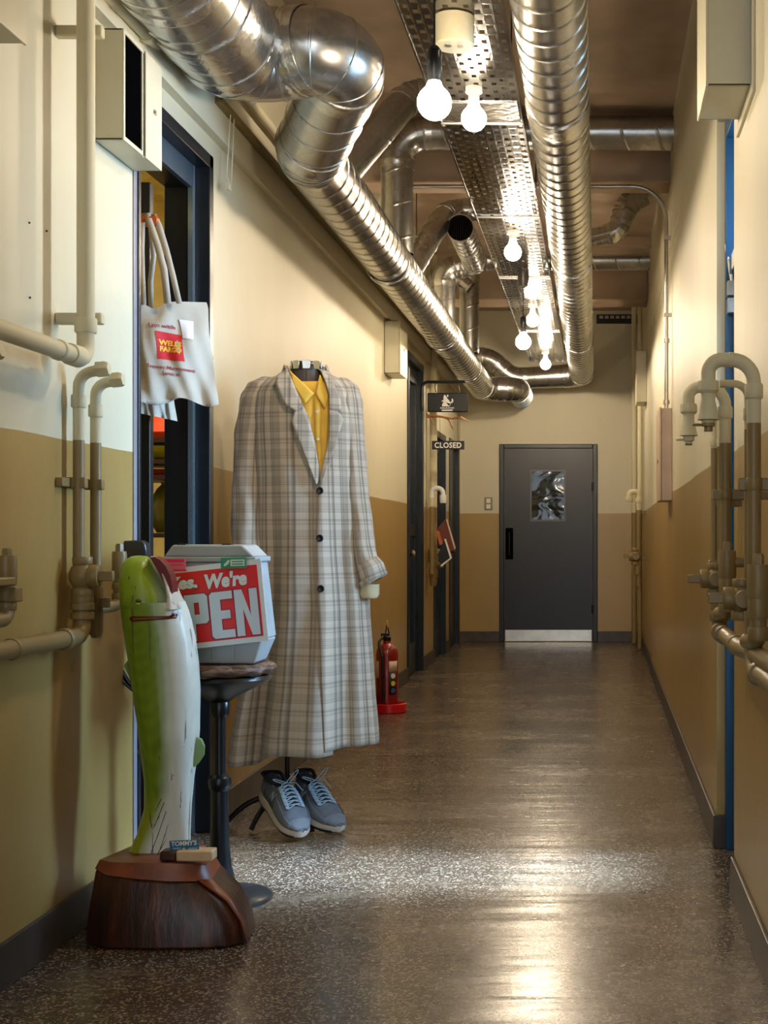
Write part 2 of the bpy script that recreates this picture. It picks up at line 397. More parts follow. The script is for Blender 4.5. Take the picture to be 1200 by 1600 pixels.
# ---- the door at the end of the corridor
S_ = F / YE
def ex(px): return (px - VX) / S_
def ez(py): return H - (py - VY) / S_
d5 = thing('door_5', None, None, (ex(857), YE, 0), kind='structure')
m = MB(); f0, f1, ft = ex(780.5), ex(933.5), ez(694)
m.box(f0, f0 + .05, YE - .03, YE + .02, 0, ft); m.box(f1 - .05, f1, YE - .03, YE + .02, 0, ft); m.box(f0 + .05, f1 - .05, YE - .03, YE + .02, ft - .045, ft)
m.build('door_frame', M_endd, d5, bevel=.006)
l0, l1, lt = f0 + .053, f1 - .053, ft - .048
wx0, wx1, wz0, wz1 = ex(831), ex(881), ez(812), ez(737)
m = MB(); yy0, yy1 = YE - .012, YE - .002
m.box(l0, wx0, yy0, yy1, .012, lt); m.box(wx1, l1, yy0, yy1, .012, lt); m.box(wx0, wx1, yy0, yy1, .012, wz0); m.box(wx0, wx1, yy0, yy1, wz1, lt)
m.build('door_leaf', M_endd, d5, smooth=0)
m = MB(); q = .018
m.box(wx0 - q, wx0, yy0 - .008, yy0 + .004, wz0 - q, wz1 + q); m.box(wx1, wx1 + q, yy0 - .008, yy0 + .004, wz0 - q, wz1 + q)
m.box(wx0, wx1, yy0 - .008, yy0 + .004, wz0 - q, wz0); m.box(wx0, wx1, yy0 - .008, yy0 + .004, wz1, wz1 + q); m.build('window_bead', mat('slate_bead', '#5b5c66', .4), d5)
wm = NT('film_glass'); pp = wm.n('ShaderNodeTexCoord').outputs['Object']; wm.b.inputs['Base Color'].default_value = lin('#1c1f16'); wm.b.inputs['Roughness'].default_value = .08
wm.bump(wm.noise(wm.scalev(pp, (3, 1, 7)), .8, 2, .4, .8), .35, .05)
m = MB(); m.box(wx0, wx1, YE - .008, YE - .004, wz0, wz1); m.build('pane', wm.m, d5)
m = MB(); m.box(ex(789.5), ex(924.5), YE - .018, YE - .012, ez(1001.5), ez(984)); m.build('kick_plate', M_steel, d5, bevel=.001)
m = MB(); m.box(ex(790), ex(802), YE - .016, YE - .011, ez(874), ez(825)); m.build('pull_recess', M_void, d5)
m = MB(); m.tube(fillet([(ex(796), YE - .016, ez(868)), (ex(796), YE - .04, ez(868)), (ex(796), YE - .04, ez(832)), (ex(796), YE - .016, ez(832))], .01), .006); m.build('door_handle', M_iron, d5)
m = MB(); 
for zz in (.35, 1.65): m.lathe([(.012, -.045), (.012, .045)], (f1 - .05, YE - .035, zz), n=10)
m.build('hinge', M_iron, d5)
sw = thing('light_switch', 'cream light switch plate on the end wall left of the dark door', 'switch', (ex(763), YE, ez(797)))
MB().box(ex(757), ex(769.5), YE - .008, YE, ez(797), ez(777)).build('plate', mat('switch_brown', '#8f8266', .4), sw, bevel=.003)
for a in (786, 795): MB().box(ex(760), ex(766.5), YE - .013, YE - .008, ez(a), ez(a - 7)).build('rocker', M_white, sw, bevel=.002)
# ---- glazed blue side door (right)
d6 = thing('door_6', None, None, (XR + .1, 4.46, 0), kind='structure')
m = MB(); m.box(XR + .028, XR + .10, 4.715, 4.758, 0, 2.565); m.box(XR + .028, XR + .10, 4.162, 4.20, 0, 2.565); m.box(XR + .028, XR + .10, 4.20, 4.715, 2.50, 2.565); m.box(XR + .04, XR + .09, 4.20, 4.715, 2.02, 2.08)
m.build('door_frame', M_blue, d6, bevel=.002)
m = MB(); x0, x1 = XR + .055, XR + .09
m.box(x0, x1, 4.202, 4.235, .01, 2.015); m.box(x0, x1, 4.68, 4.713, .01, 2.015); m.box(x0, x1, 4.235, 4.68, .01, .10); m.box(x0, x1, 4.235, 4.68, 1.96, 2.015)
m.build('door_leaf', M_blue, d6, bevel=.002)
gl = NT('clear_glass'); tr = gl.n('ShaderNodeBsdfTransparent', {'Color': (.95, .98, 1, 1)}); gs = gl.n('ShaderNodeBsdfGlossy', {'Roughness': .03}); fz = gl.n('ShaderNodeFresnel', {'IOR': 1.3})
mx = gl.n('ShaderNodeMixShader', {0: fz.outputs[0], 1: tr.outputs[0], 2: gs.outputs[0]}); gl.l(mx.outputs[0], gl.out.inputs[0]); M_glass = gl.m
m = MB(); m.box(XR + .07, XR + .074, 4.235, 4.68, .10, 1.96); m.box(XR + .064, XR + .068, 4.20, 4.715, 2.08, 2.50); m.build('pane', M_glass, d6)
m = MB(); m.tube([(XR + .05, 4.70, 1.98), (XR + .03, 4.73, 2.13)], .006, 8); m.build('closer_arm', M_white, d6)
m = MB(); m.box(XR + .03, XR + .055, 4.66, 4.71, 1.88, 1.93); m.box(XR + .03, XR + .05, 4.66, 4.71, 1.94, 1.99); m.build('hinge', M_steel, d6)
# ================================================================== DUCTWORK
def duct(name, label, nodes, R, pitch=.137, rib=.0035, group=None, collars=True, flex=None, ends=True):
    """nodes = [(point, radius), ...]; straight runs become spiral pipes, corners elbows with collars"""
    P = [Vector(p) for p, r in nodes]; ri = [r[0] if isinstance(r, tuple) else r for p, r in nodes]; ro = [r[1] if isinstance(r, tuple) else r for p, r in nodes]; rr = ri
    o = thing(name, label, 'duct', P[0], group); n = len(P); Ti = list(P); To = list(P)
    for i in range(1, n - 1):
        d1 = (P[i - 1] - P[i]).normalized(); d2 = (P[i + 1] - P[i]).normalized(); ang = math.acos(max(-1, min(1, d1.dot(d2))))
        r_ = R[i - 1] if isinstance(R, (list, tuple)) else R
        d = min(r_ / math.tan(ang / 2), (P[i - 1] - P[i]).length * .48, (P[i + 1] - P[i]).length * .48); r_ = d * math.tan(ang / 2)
        Ti[i] = P[i] + d1 * d; To[i] = P[i] + d2 * d
        arc = fillet([P[i - 1], P[i], P[i + 1]], r_, 10)[1:-1]
        m = MB(); seg = []; k = len(arc)
        m.tube(arc, [ri[i] + (ro[i] - ri[i]) * q / (k - 1) for q in range(k)], 32, False); m.build('elbow', M_duct, o, smooth=50)
        # gore seams
        for j in (2, 5, 8):
            rs = ri[i] + (ro[i] - ri[i]) * j / (k - 1); t = (arc[min(j + 1, k - 1)] - arc[j - 1]).normalized(); g = MB(); g.lathe([(rs - .002, -.006), (rs + .003, -.003), (rs + .003, .003), (rs - .002, .006)], arc[j], t, 32, False); g.build('seam', M_duct, o)
        if collars:
            for q, dd, rc_ in ((Ti[i], d1, ri[i]), (To[i], d2, ro[i])):
                g = MB(); e = .004; L = rc_ * .42
                g.lathe([(rc_ - .002, -.012), (rc_ + e, -.012), (rc_ + e + .003, 0), (rc_ + e, .01), (rc_ + e * .8, L), (rc_ - .002, L)], q, dd, 32, False); g.build('collar', M_foil, o)
    for i in range(n - 1):
        a, b = To[i], Ti[i + 1]
        if (b - a).length < .002: continue
        m = MB(); fx = flex and i in flex
        spiral(m, a, b, ro[i], .035 if fx else pitch, .005 if fx else rib, 36, ri[i + 1]); m.build('spiral_pipe' if not fx else 'ribbed_pipe', M_duct, o, smooth=50)
    return o
def tape(o, p, d, r, L=.1, name='foil_tape'):
    g = MB(); rings = []
    p = Vector(p); d = Vector(d).normalized(); u, v = frame_of(d); prof = [(0, .0), (0, .005)] + [(i / 6, .0055 + .0015 * (i % 2)) for i in range(1, 6)] + [(1, .005), (1, 0)]
    for f, e in prof:
        rings.append([p + d * (f * L + .004 * math.sin(j * 1.9 + f * 3)) + (u * math.cos(2 * math.pi * j / 32) + v * math.sin(2 * math.pi * j / 32)) * (r + e) for j in range(32)])
    g.loft(rings, False); return g.build(name, M_foil, o)
R0 = .12
# right trunk: hangs along the corridor and turns left at the far end
XT, ZT = -.15, H + 1.69
rt = duct('supply_duct', 'long spiral steel duct along the right side of the ceiling, turning left far away',
          [((XT, 2.2, ZT), R0), ((XT, 13.85, ZT), R0), (W(800, 592, 13.85), .108), (W(790, 560, 13.8) + Vector((-.16, 0, .0)), .105), ((-1.25, 13.8, H + 1.86), .105)], [.14, .28, .28])
for y_, L in ((5.15, .16), (8.1, .05), (11.35, .06)): tape(rt, (XT, y_, ZT), (0, 1, 0), R0, L)
# left trunk
XK, ZK = -1.145, H + 1.515
lt_ = duct('return_duct', 'long spiral steel duct running down the left side, kinked upwards near the camera',
          [((-1.255, 1.6, H + 1.69), .180), ((-1.255, 4.78, H + 1.69), (.180, .150)), (W(560, 62, 4.62), (.150, .142)), ((XK, 5.35, ZK + .02), (.138, .122)), ((XK, 13.55, ZK), R0), ((-.80, 13.62, ZK), R0), ((-.80, 14.29, ZK), R0)],
          [.19, .16, .24, .18, .14], flex=(5,))
for y_, L in ((3.9, .06), (4.18, .2)): tape(lt_, (-1.255, y_, H + 1.69), (0, 1, 0), .180, L)
for y_, L in ((7.35, .05), (9.9, .06), (11.9, .04)): tape(lt_, (XK, y_, ZK), (0, 1, 0), R0, L)
# cross ducts coming out of the right wall, turning down into the left trunk
duct('cross_duct', 'nearer cross duct from the right wall, turning down into the left duct before the beam',
     [((.44, 7.62, H + 2.30), .098), ((-1.13, 7.62, H + 2.30), .092), ((-1.13, 7.62, ZK + .10), .092)], .17, pitch=.2, rib=.002, group=None)
duct('cross_duct', 'farther cross duct from the right wall, turning down into the left duct',
     [((.46, 11.62, H + 2.41), .088), ((-1.10, 11.62, H + 2.41), .085), ((-1.10, 11.62, ZK + .09), .085)], .16, pitch=.2, rib=.002)
duct('branch_duct', 'short sloping branch rising from the left duct just beyond its kink towards the tray',
     [((XK + .03, 5.85, ZK + .06), .070), ((-.87, 6.25, H + 2.06), .070), ((-.45, 6.35, H + 2.12), .070)], .10, pitch=.3, rib=.002)
duct('branch_duct', 'sloping branch behind the near beam rising from the left duct to a level stub',
     [((XK + .02, 7.98, ZK + .06), .076), ((-1.03, 9.25, H + 2.26), .076), ((-.45, 9.25, H + 2.28), .076)], .14, pitch=.3, rib=.002)
od = duct('open_duct', 'open-ended duct with a dark grille mouth facing the camera',
     [((-.908, 8.95, H + 2.07), .088), ((-.908, 10.1, H + 2.07), .088), ((-1.15, 10.1, H + 2.03), .088), ((-1.15, 10.1, ZK + .10), .088)], [.10, .12], pitch=.12)
g = MB(); g.lathe([(.084, 0), (.084, .01)], (-.908, 8.985, H + 2.07), (0, 1, 0), 28); g.build('mouth', M_void, od)
g = MB()
for k in range(-6, 7):
    h_ = math.sqrt(max(0, .085 ** 2 - (k * .0125) ** 2)); g.box(-.908 + k * .0125 - .0016, -.908 + k * .0125 + .0016, 8.955, 8.965, H + 2.07 - h_, H + 2.07 + h_)
g.build('grille', M_iron, od)
g = MB(); g.lathe([(.086, -.01), (.094, -.01), (.094, .012), (.088, .012)], (-.908, 8.955, H + 2.07), (0, 1, 0), 32, False); g.build('rim', M_foil, od)
duct('flexible_duct', 'small curled elbow duct between the open duct and the farther downpipe',
     [((-1.02, 10.9, ZK + .52), .055), ((-1.14, 10.9, ZK + .62), .055), ((-1.24, 10.9, ZK + .40), .055), ((-1.15, 10.9, ZK + .09), .055)], .08, pitch=.06, rib=.004, collars=False)
duct('drop_duct', 'short vertical ribbed duct dropping right of the long right duct behind the beam',
     [((.33, 9.45, ZC), .085), ((.22, 9.45, H + 2.36), .085), ((.15, 9.45, H + 2.16), .075), ((-.08, 9.5, H + 2.12), .055)], [.16, .08], pitch=.05, rib=.005, collars=False)
hg = lambda nm, lb, x, y, zt, zb, r=.003: tag(MB().tube([(x, y, zb), (x, y, zt)], r, 8).build(nm, M_iron), lb, 'rod')
hg('hanger_rod', 'thin hanger rod holding the left duct beyond the near beam', -1.145, 8.55, ZC - .002, ZK + .125)
hg('hanger_rod', 'thin hanger rod holding the right duct near the camera', -.31, 4.9, ZC - .002, H + 1.74)
hg('hanger_rod', 'thin hanger rod at the right edge of the tray behind the near beam', -.31, 9.0, ZC - .002, H + 1.74)
# perforated tray
YT0, YT1, XT0, XT1, ZY = 1.0, 13.2, -.645, -.305, H + 1.73
tr_ = thing('cable_tray', 'long perforated steel tray hanging under the ceiling that carries the bulbs', 'tray', (-.47, 7, ZY))
nc, rowp = 10, .088; cw = (XT1 - XT0) / nc; m = MB(); nr = int((YT1 - YT0) / rowp)
for i in range(nr):
    for j in range(nc):
        x0 = XT0 + j * cw; y0 = YT0 + i * rowp
        hx0, hx1 = x0 + cw * .24, x0 + cw * .76; off = .021 if j % 2 else -.021
        hy0, hy1 = y0 + rowp * .34 + off, y0 + rowp * .66 + off
        vs = [(x0, y0, ZY), (x0 + cw, y0, ZY), (x0 + cw, y0 + rowp, ZY), (x0, y0 + rowp, ZY), (hx0, hy0, ZY + .0005), (hx1, hy0, ZY + .0005), (hx1, hy1, ZY + .0005), (hx0, hy1, ZY + .0005)]
        m.add(vs, [(0, 1, 5, 4), (1, 2, 6, 5), (2, 3, 7, 6), (3, 0, 4, 7)])
m.build('perforated_sheet', M_tray, tr_, smooth=0)
for x in (XT0, XT1): MB().box(x - .003, x + .003, YT0, YT1, ZY - .006, ZY + .035).build('side_rail', M_tray, tr_)
for y_ in (5.58, 7.2, 8.9, 11.2): MB().box(XT0, XT1, y_, y_ + .012, ZY - .009, ZY - .001).build('joint_strip', M_steel, tr_)
MB().box(XT0 + .01, XT1 - .01, 5.32, 5.6, ZY - .0055, ZY - .001).build('splice_plate', M_foil, tr_)
for k, (x, y_) in enumerate([(XT0 + .01, 5.6), (XT1 - .01, 5.6), (XT0 + .01, 6.85), (XT1 - .01, 6.85), (XT0 + .01, 8.5), (XT1 - .01, 8.5)]):
    m = MB(); m.lathe([(.009, -.012), (.009, 0)], (x, y_, ZY), n=6); m.build('bolt', M_steel, tr_)
for x in (XT0 + .006, XT1 - .006):
    for y_ in (3.5, 6.9, 10.2, 13.0): MB().tube([(x, y_, ZY), (x, y_, ZC - .001)], .004, 8).build('hanger_rod', M_iron, tr_)
# bulbs
em = NT('lit_bulb'); em.b.inputs['Base Color'].default_value = (1, 1, 1, 1); em.b.inputs['Emission Color'].default_value = (1.0, .81, .58, 1); em.b.inputs['Emission Strength'].default_value = BULB
em.b.inputs['Emission Strength'].default_value = BULB * .8
em2 = em.m.copy(); em2.node_tree.nodes['Principled BSDF'].inputs['Emission Strength'].default_value = BULB * 1.5
def bulb_profile(r): return [(.014, r + .045), (.015, r + .02), (.026, r * .88)] + [(r * math.sin(a), r * math.cos(a)) for a in [.75 + (math.pi - .75) * k / 12 for k in range(13)]]
def fixed_bulb(y_, label):
    zc = ZY - .12; o = thing('bulb_socket_lamp', label, 'lamp', (-.47, y_, zc), 'bulbs fixed straight to the perforated tray')
    m = MB(); m.lathe(bulb_profile(.048), (-.47, y_, zc), n=24); m.build('bulb', em.m if y_ < 9 else em2, o)
    m = MB(); m.lathe([(.021, .058), (.021, .10), (.017, .105)], (-.47, y_, zc), n=18); m.build('socket', M_white, o)
    m = MB(); m.lathe([(.032, .10), (.032, .12)], (-.47, y_, zc), n=18); m.build('base_plate', M_white, o)
def pend_bulb(y_, label, x=-.474):
    zc = H + 1.275; o = thing('pendant_lamp', label, 'lamp', (x, y_, zc), 'pendant bulbs on cords')
    m = MB(); m.lathe(bulb_profile(.05), (x, y_, zc), n=24); m.build('bulb', em.m, o)
    m = MB(); m.lathe([(.019, .062), (.019, .075), (.021, .08), (.022, .15), (.012, .165), (.004, .17)], (x, y_, zc), n=16); m.build('socket', M_iron, o)
    m = MB(); m.tube([(x, y_, zc + .165), (x, y_, ZY - .05)], .0032, 8); m.build('cord', M_iron, o)
    m = MB(); m.lathe([(.006, -.105), (.03, -.095), (.036, -.06), (.036, -.001)], (x, y_, ZY), n=18); m.build('canopy', mat('pendant_canopy', '#3a3430', .4), o)
pend_bulb(3.93, 'nearest glowing globe bulb hanging low from a black socket on a cord'); pend_bulb(8.7, 'farther globe bulb hanging on a cord from a dark canopy under the tray')
for y_, lb in ((5.15, 'bare round bulb in a white socket, first on the tray beside the white cylinder'), (7.55, 'bare bulb on the tray, second fixed one along, before the dark pendant canopy'),
               (9.9, 'bare bulb on the tray, third fixed one along, above the far pendant'), (12.4, 'farthest bare bulb at the end of the tray'),
               (2.4, None), (-.2, None)):
    if lb: fixed_bulb(y_, lb)
# two unseen fill lamps added in line with the bulbs to brighten the foreground
for y_ in (1.2, -1.2):
    l = bpy.data.lights.new('fill_lamp', 'POINT'); l.energy = 8; l.color = (1, .88, .74); l.shadow_soft_size = .05
    lo = bpy.data.objects.new('fill_lamp', l); COL.objects.link(lo); lo.location = (-.47, y_, ZY - .12)
sm = thing('smoke_detector', 'cream cylindrical detector mounted under the tray above the bulbs', 'detector', (-.47, 4.45, H + 1.60))
m = MB(); m.lathe([(.060, 0), (.066, .006), (.066, .098), (.06, .1)], (-.47, 4.45, ZY - .102), n=36); m.build('housing', mat('ivory_plastic', '#d8cfae', .4), sm)
m = MB(); m.lathe([(.012, -.004), (.012, 0)], (-.49, 4.43, ZY - .102), n=12); m.lathe([(.009, -.004), (.009, 0)], (-.45, 4.44, ZY - .102), n=12); m.build('sensor_eye', M_steel, sm)
# ================================================================== WALL CABINETS
def cabinet(name, label, side, xw, y0, y1, z0, z1, dep, opened=False, group='cream wall cabinets under the ceiling'):
    s = side; xf = xw + s * dep; o = thing(name, label, 'cabinet', (xw, (y0 + y1) / 2, z0), group)
    t = .006; ym = y0 + (y1 - y0) * .50
    m = MB(); xa = xw + s * .001
    m.box(xa, xf, y0, y0 + t, z0, z1); m.box(xa, xf, y1 - t, y1, z0, z1); m.box(xa, xf, y0, y1, z0, z0 + t); m.box(xa, xf, y0, y1, z1 - t, z1); m.box(xa, xw + s * .006, y0, y1, z0, z1)
    m.build('body', M_box, o, smooth=0, bevel=.0015)
    if opened:
        m = MB(); e = .012
        m.box(xf, xf + s * .004, y0, y0 + e, z0, z1); m.box(xf, xf + s * .004, y0 + e, ym, z0, z0 + e); m.box(xf, xf + s * .004, y0 + e, ym, z1 - e, z1); m.box(xf, xf + s * .004, ym - .008, ym, z0 + e, z1 - e)
        m.build('front_frame', M_box, o, smooth=0)
        MB().box(xf - s * .006, xf - s * .001, y0 + t, y1 - t, z0 + t, z1 - t).build('interior_shade', M_void, o)  # flat black sheet just behind the front, painted shade of the cabinet inside
        MB().box(xf, xf + s * .006, ym + .018, y1, z0, z1).build('door', M_box, o, bevel=.001)
        yk = (ym + y1) / 2 + .01
    else:
        MB().box(xf, xf + s * .007, y0 - .004, y1 + .004, z0 - .004, z1 + .004).build('door', M_box, o, bevel=.002); yk = (y0 + y1) / 2
    m = MB(); m.obox((xf + s * .009, yk, (z0 + z1) / 2 - .0), (.006, 0, 0), (0, .016, .012), (0, -.003, .004)); m.obox((xf + s * .009, yk, (z0 + z1) / 2), (.006, 0, 0), (0, .016, -.012), (0, .003, .004)); m.build('latch', M_steel, o)
    return o
cabinet('wall_cabinet', 'cream steel cabinet with a black opening beside the near shop door', 1, XL, 3.867, 4.20, H + 1.149, H + 1.47, .085, True)
cabinet('wall_cabinet', 'cream cabinet high on the left wall beside the farther dark glazed door', 1, XL, 9.17, 9.5, H + 1.13, H + 1.49, .105, False)
rc = cabinet('wall_cabinet', 'deep cream cabinet hanging at the top right above the near pipes', -1, XR, 3.66, 3.96, H + 1.235, H + 2.1, .122, False)
MB().box(XR - .008, XR - .001, 3.60, 4.02, H + 1.20, H + 2.1).build('back_flange', M_box, rc)
cabinet('wall_cabinet', 'cream cabinet cut by the top left corner of the picture', 1, XL, 2.55, 3.05, H + 1.124, H + 1.44, .149, False)
cabinet('wall_cabinet', 'small cream cabinet over the pipes at the far right end', -1, .465, 12.4, 12.75, H + 1.26, H + 1.74, .09, False)
# tall conduit box and conduit on the right wall
cb = thing('conduit_box', 'tall narrow beige box on the right wall fed by a steel conduit', 'box', (.44, 8, H + .223))
xb = xr(7.8)
MB().box(xb - .062, xb, 7.8, 8.25, H + .223, H + .76).build('body', M_tan, cb, bevel=.003)
MB().box(xb - .072, xb - .063, 7.79, 8.26, H + .223, H + .765).build('cover', M_tan, cb, bevel=.002)
m = MB(); m.box(xb - .076, xb - .072, 7.99, 8.03, H + .45, H + .47); m.build('latch', M_iron, cb)
cd = thing('steel_conduit', 'steel conduit rising from the beige box and bending left under the ceiling beam', 'conduit', (xb - .03, 7.85, H + .76))
m = MB(); m.tube(fillet([(xb - .03, 7.86, H + .76), (xb - .03, 7.86, H + 2.06), (-1.2, 7.86, H + 2.06)], .20, 12), .0125, 14); m.build('conduit', M_steel, cd)
for zz in (.80, 1.86): MB().lathe([(.019, -.012), (.019, .012)], (xb - .03, 7.86, H + (zz if zz < 1 else 1.0 + .16)), n=14).build('coupling', M_steel, cd)
for zz in (1.3, 1.75): MB().box(xb - .045, xb + .0, 7.845, 7.875, H + zz, H + zz + .02).build('clip', M_steel, cd)
# ================================================================== PIPES
def pipe(o, pts, r, bend=.05, m=None, name='pipe', n=16): return MB().tube(fillet(pts, bend), r, n).build(name, m or M_pipe, o)
def ring(o, p, d, r, L, name='coupling', m=None, n=18):
    return MB().lathe([(r * .93, -L / 2), (r, -L / 2 + L * .12), (r, L / 2 - L * .12), (r * .93, L / 2)], p, d, n).build(name, m or M_pipe, o)
def hexcap(o, p, d, r, L, name='cap'): return MB().lathe([(r, 0), (r, L * .75), (r * .8, L)], p, d, 6).build(name, M_pipe, o, smooth=30)
# -- left wall, big riser bending towards the camera
lr = thing('riser_pipe', 'thick cream pipe down the left wall that elbows towards the camera', 'pipe', (-1.36, 3.55, 1.55))
zl = 1.572
pipe(lr, [(-1.36, 3.58, ZC), (-1.36, 3.58, zl), (-1.36, .5, zl)], .0235, .045)
ring(lr, (-1.36, 3.50, zl), (0, 1, 0), .029, .07); ring(lr, (-1.36, 3.58, zl + .09), Z3, .029, .04); ring(lr, (-1.36, 3.40, zl), (0, 1, 0), .027, .02)
for zz in (1.70, 2.47): MB().box(XL, -1.325, 3.595, 3.625, zz - .03, zz).build('bracket', M_pipe, lr, bevel=.004)
# twin hose outlets beside it
def gooseneck_small(name, label, Y, X, ztop, zval, reach):
    o = thing(name, label, 'pipe', (X, Y, zval), 'twin capped outlet pipes on the left wall')
    pipe(o, [(X, Y, zval), (X, Y, ztop), (X + reach, Y, ztop + .012)], .0152, .055)
    ring(o, (X, Y, ztop - .075), Z3, .020, .035)
    hexcap(o, (X + reach - .022, Y, ztop + .011), (1, 0, .1), .0225, .034)
    MB().box(X - .03, X + .022, Y - .012, Y + .012, 1.232, 1.262).build('clamp', M_pipe, o, bevel=.003)
    return o
pa = gooseneck_small('outlet_pipe', 'left one of the twin outlet pipes, ending in the big valve', 3.67, -1.414, 1.545, 1.02, .072)
pb = gooseneck_small('outlet_pipe', 'right one of the twin outlet pipes, ending in a capped stub', 3.79, -1.412, 1.530, .84, .066)
MB().box(XL, -1.43, 3.60, 3.80, 1.235, 1.259).build('wall_strap', M_pipe, pa, bevel=.002)
def valve(o, c, r=.03, out=X3, L=.05):
    c = Vector(c); out = Vector(out); side = out.cross(Z3)
    MB().sphere(c, r * 1.15, 18, 10, (1, 1, 1.15)).build('valve_body', M_pipe, o)
    ring(o, c + out * (L * .7), out, r, L * .7, 'valve_bonnet'); ring(o, c - side * (r * 1.3), side, r * .8, r * .9, 'side_boss')
    ring(o, c + Z3 * r * 1.35, Z3, r * .85, r * .7); ring(o, c - Z3 * r * 1.5, Z3, r * .95, r * .8)
    m = MB(); m.obox(c + out * (L * 1.45), out * L * .9, side * r * .55, Z3 * r * .9); m.build('valve_handle', M_pipe, o, bevel=.003)
va = W(128, 900, 3.66); va.x = -1.40
valve(pa, va, .031, X3, .045)
pipe(pa, [(-1.40, 3.66, .98), (-1.40, 3.66, .830), (-1.40, .5, .830)], .0235, .045)
for zz in (.91, .885): ring(pa, (-1.40, 3.66, zz), Z3, .031, .02)
ring(pa, (-1.40, 3.66, .935), Z3, .029, .05); ring(pa, (-1.40, 3.54, .83), (0, 1, 0), .029, .03); ring(pa, (-1.40, 3.22, .83), (0, 1, 0), .027, .02)
ring(pb, (-1.412, 3.79, .935), Z3, .022, .05); MB().box(-1.42, -1.375, 3.775, 3.805, .90, .93).build('clip', M_pipe, pb, bevel=.003); hexcap(pb, (-1.412, 3.79, .845), (0, 0, -1), .016, .03); ring(pb, (-1.412, 3.79, .87), Z3, .019, .09)
pc = thing('capped_pipe', 'third short capped pipe stub beside the twin outlets on the left wall', 'pipe', (-1.40, 3.9, .85))
pipe(pc, [(-1.395, 3.93, 1.045), (-1.395, 3.93, .90), (-1.43, 3.82, .895)], .017, .03)
ring(pc, (-1.395, 3.93, 1.02), Z3, .021, .075); hexcap(pc, (-1.395, 3.93, 1.055), Z3, .012, .025); ring(pc, (-1.395, 3.93, .955), Z3, .021, .02); ring(pc, (-1.395, 3.93, .925), Z3, .021, .02)
# partly visible pipe set at the left edge
pd = thing('capped_pipe', 'capped valve pipe cut by the left edge of the picture', 'pipe', (-1.40, 3.2, .85))
x_ = -1.395; yq = 3.18
pipe(pd, [(x_, yq, 1.035), (x_, yq, .905), (x_, 2.6, .895)], .0185, .03)
ring(pd, (x_, yq, 1.02), Z3, .023, .07); hexcap(pd, (x_, yq, 1.05), Z3, .012, .022); ring(pd, (x_, yq, .965), Z3, .024, .035); ring(pd, (x_, yq, .935), Z3, .022, .02)
MB().box(x_ - .02, x_ + .03, yq - .02, yq + .02, .945, .98).build('clip', M_pipe, pd, bevel=.003); MB().box(x_ - .03, x_ + .035, 3.0, 3.15, .985, 1.005).build('valve_handle', M_pipe, pd, bevel=.004)
pe = thing('hose_fitting', 'pair of hexagonal capped fittings on the left edge below the upper pipe', 'fitting', (-1.38, 3.1, 1.5))
pipe(pe, [(-1.45, 3.02, 1.495), (-1.36, 3.02, 1.515)], .015, .02); hexcap(pe, (-1.365, 3.02, 1.513), (1, 0, .2), .022, .03)
pipe(pe, [(-1.45, 2.95, 1.515), (-1.40, 2.95, 1.52)], .015, .02); hexcap(pe, (-1.41, 2.95, 1.52), (1, 0, .2), .021, .028)
# pipes at the top left going into the wall
pt = thing('wall_pipe', 'cream pipe at the top left curving into the wall through a round plate', 'pipe', (-1.42, 4.1, 2.6))
pipe(pt, [W(148, -30, 3.78), W(198, 18, 4.0), W(236, 58, 4.2), Vector((XL, 4.45, H + 1.63))], .025, .09)
MB().lathe([(.05, 0), (.048, .008), (.03, .012)], (XL, 4.45, H + 1.63), (1, 0, 0), 24).build('wall_plate', M_pipe, pt); ring(pt, W(230, 52, 4.17), W(236, 58, 4.2) - W(198, 18, 4.0), .032, .03)
up = thing('wall_conduit', 'slim cream pipe running along the left wall above the wall band', 'pipe', (-1.36, 8, H + 1.66))
pipe(up, [(-1.375, 4.98, H + 1.74), (-1.375, 7.4, H + 1.74)], .020)
MB().box(BX, BX + .03, 4.98, 13.5, H + 1.615, H + 1.635).build('ledge', mat('dark_ledge', '#7a6a3c', .5), up)
cw_ = thing('looped_wire', 'thin looped wire hanging from the ledge right of the shop door', 'cord', (BX + .01, 5.1, H + 1.3))
pipe(cw_, [(BX + .02, 5.12, H + 1.62), (BX + .005, 5.12, H + 1.38), (BX + .012, 5.16, H + 1.36), (BX + .02, 5.17, H + 1.62)], .0025, .01, M_box, 'cord', 8)
MB().box(BX, BX + .012, 5.12, 5.16, H + 1.335, H + 1.36).build('clip', M_box, cw_)
# small plugs left in the wall
for k, (px, py) in enumerate([(45, 348), (72, 361), (46, 465)]):
    zc = XL * -F / (VX - px); p = W(px, py, zc)
    tag(MB().lathe([(.003, 0), (.0022, .004)], (XL, zc, p.z), (1, 0, 0), 10).build('wall_plug', M_iron), ['small dark plug in the upper left wall, highest one', 'small dark plug just right of the highest one', 'small dark plug above the horizontal pipe'][k], 'plug')
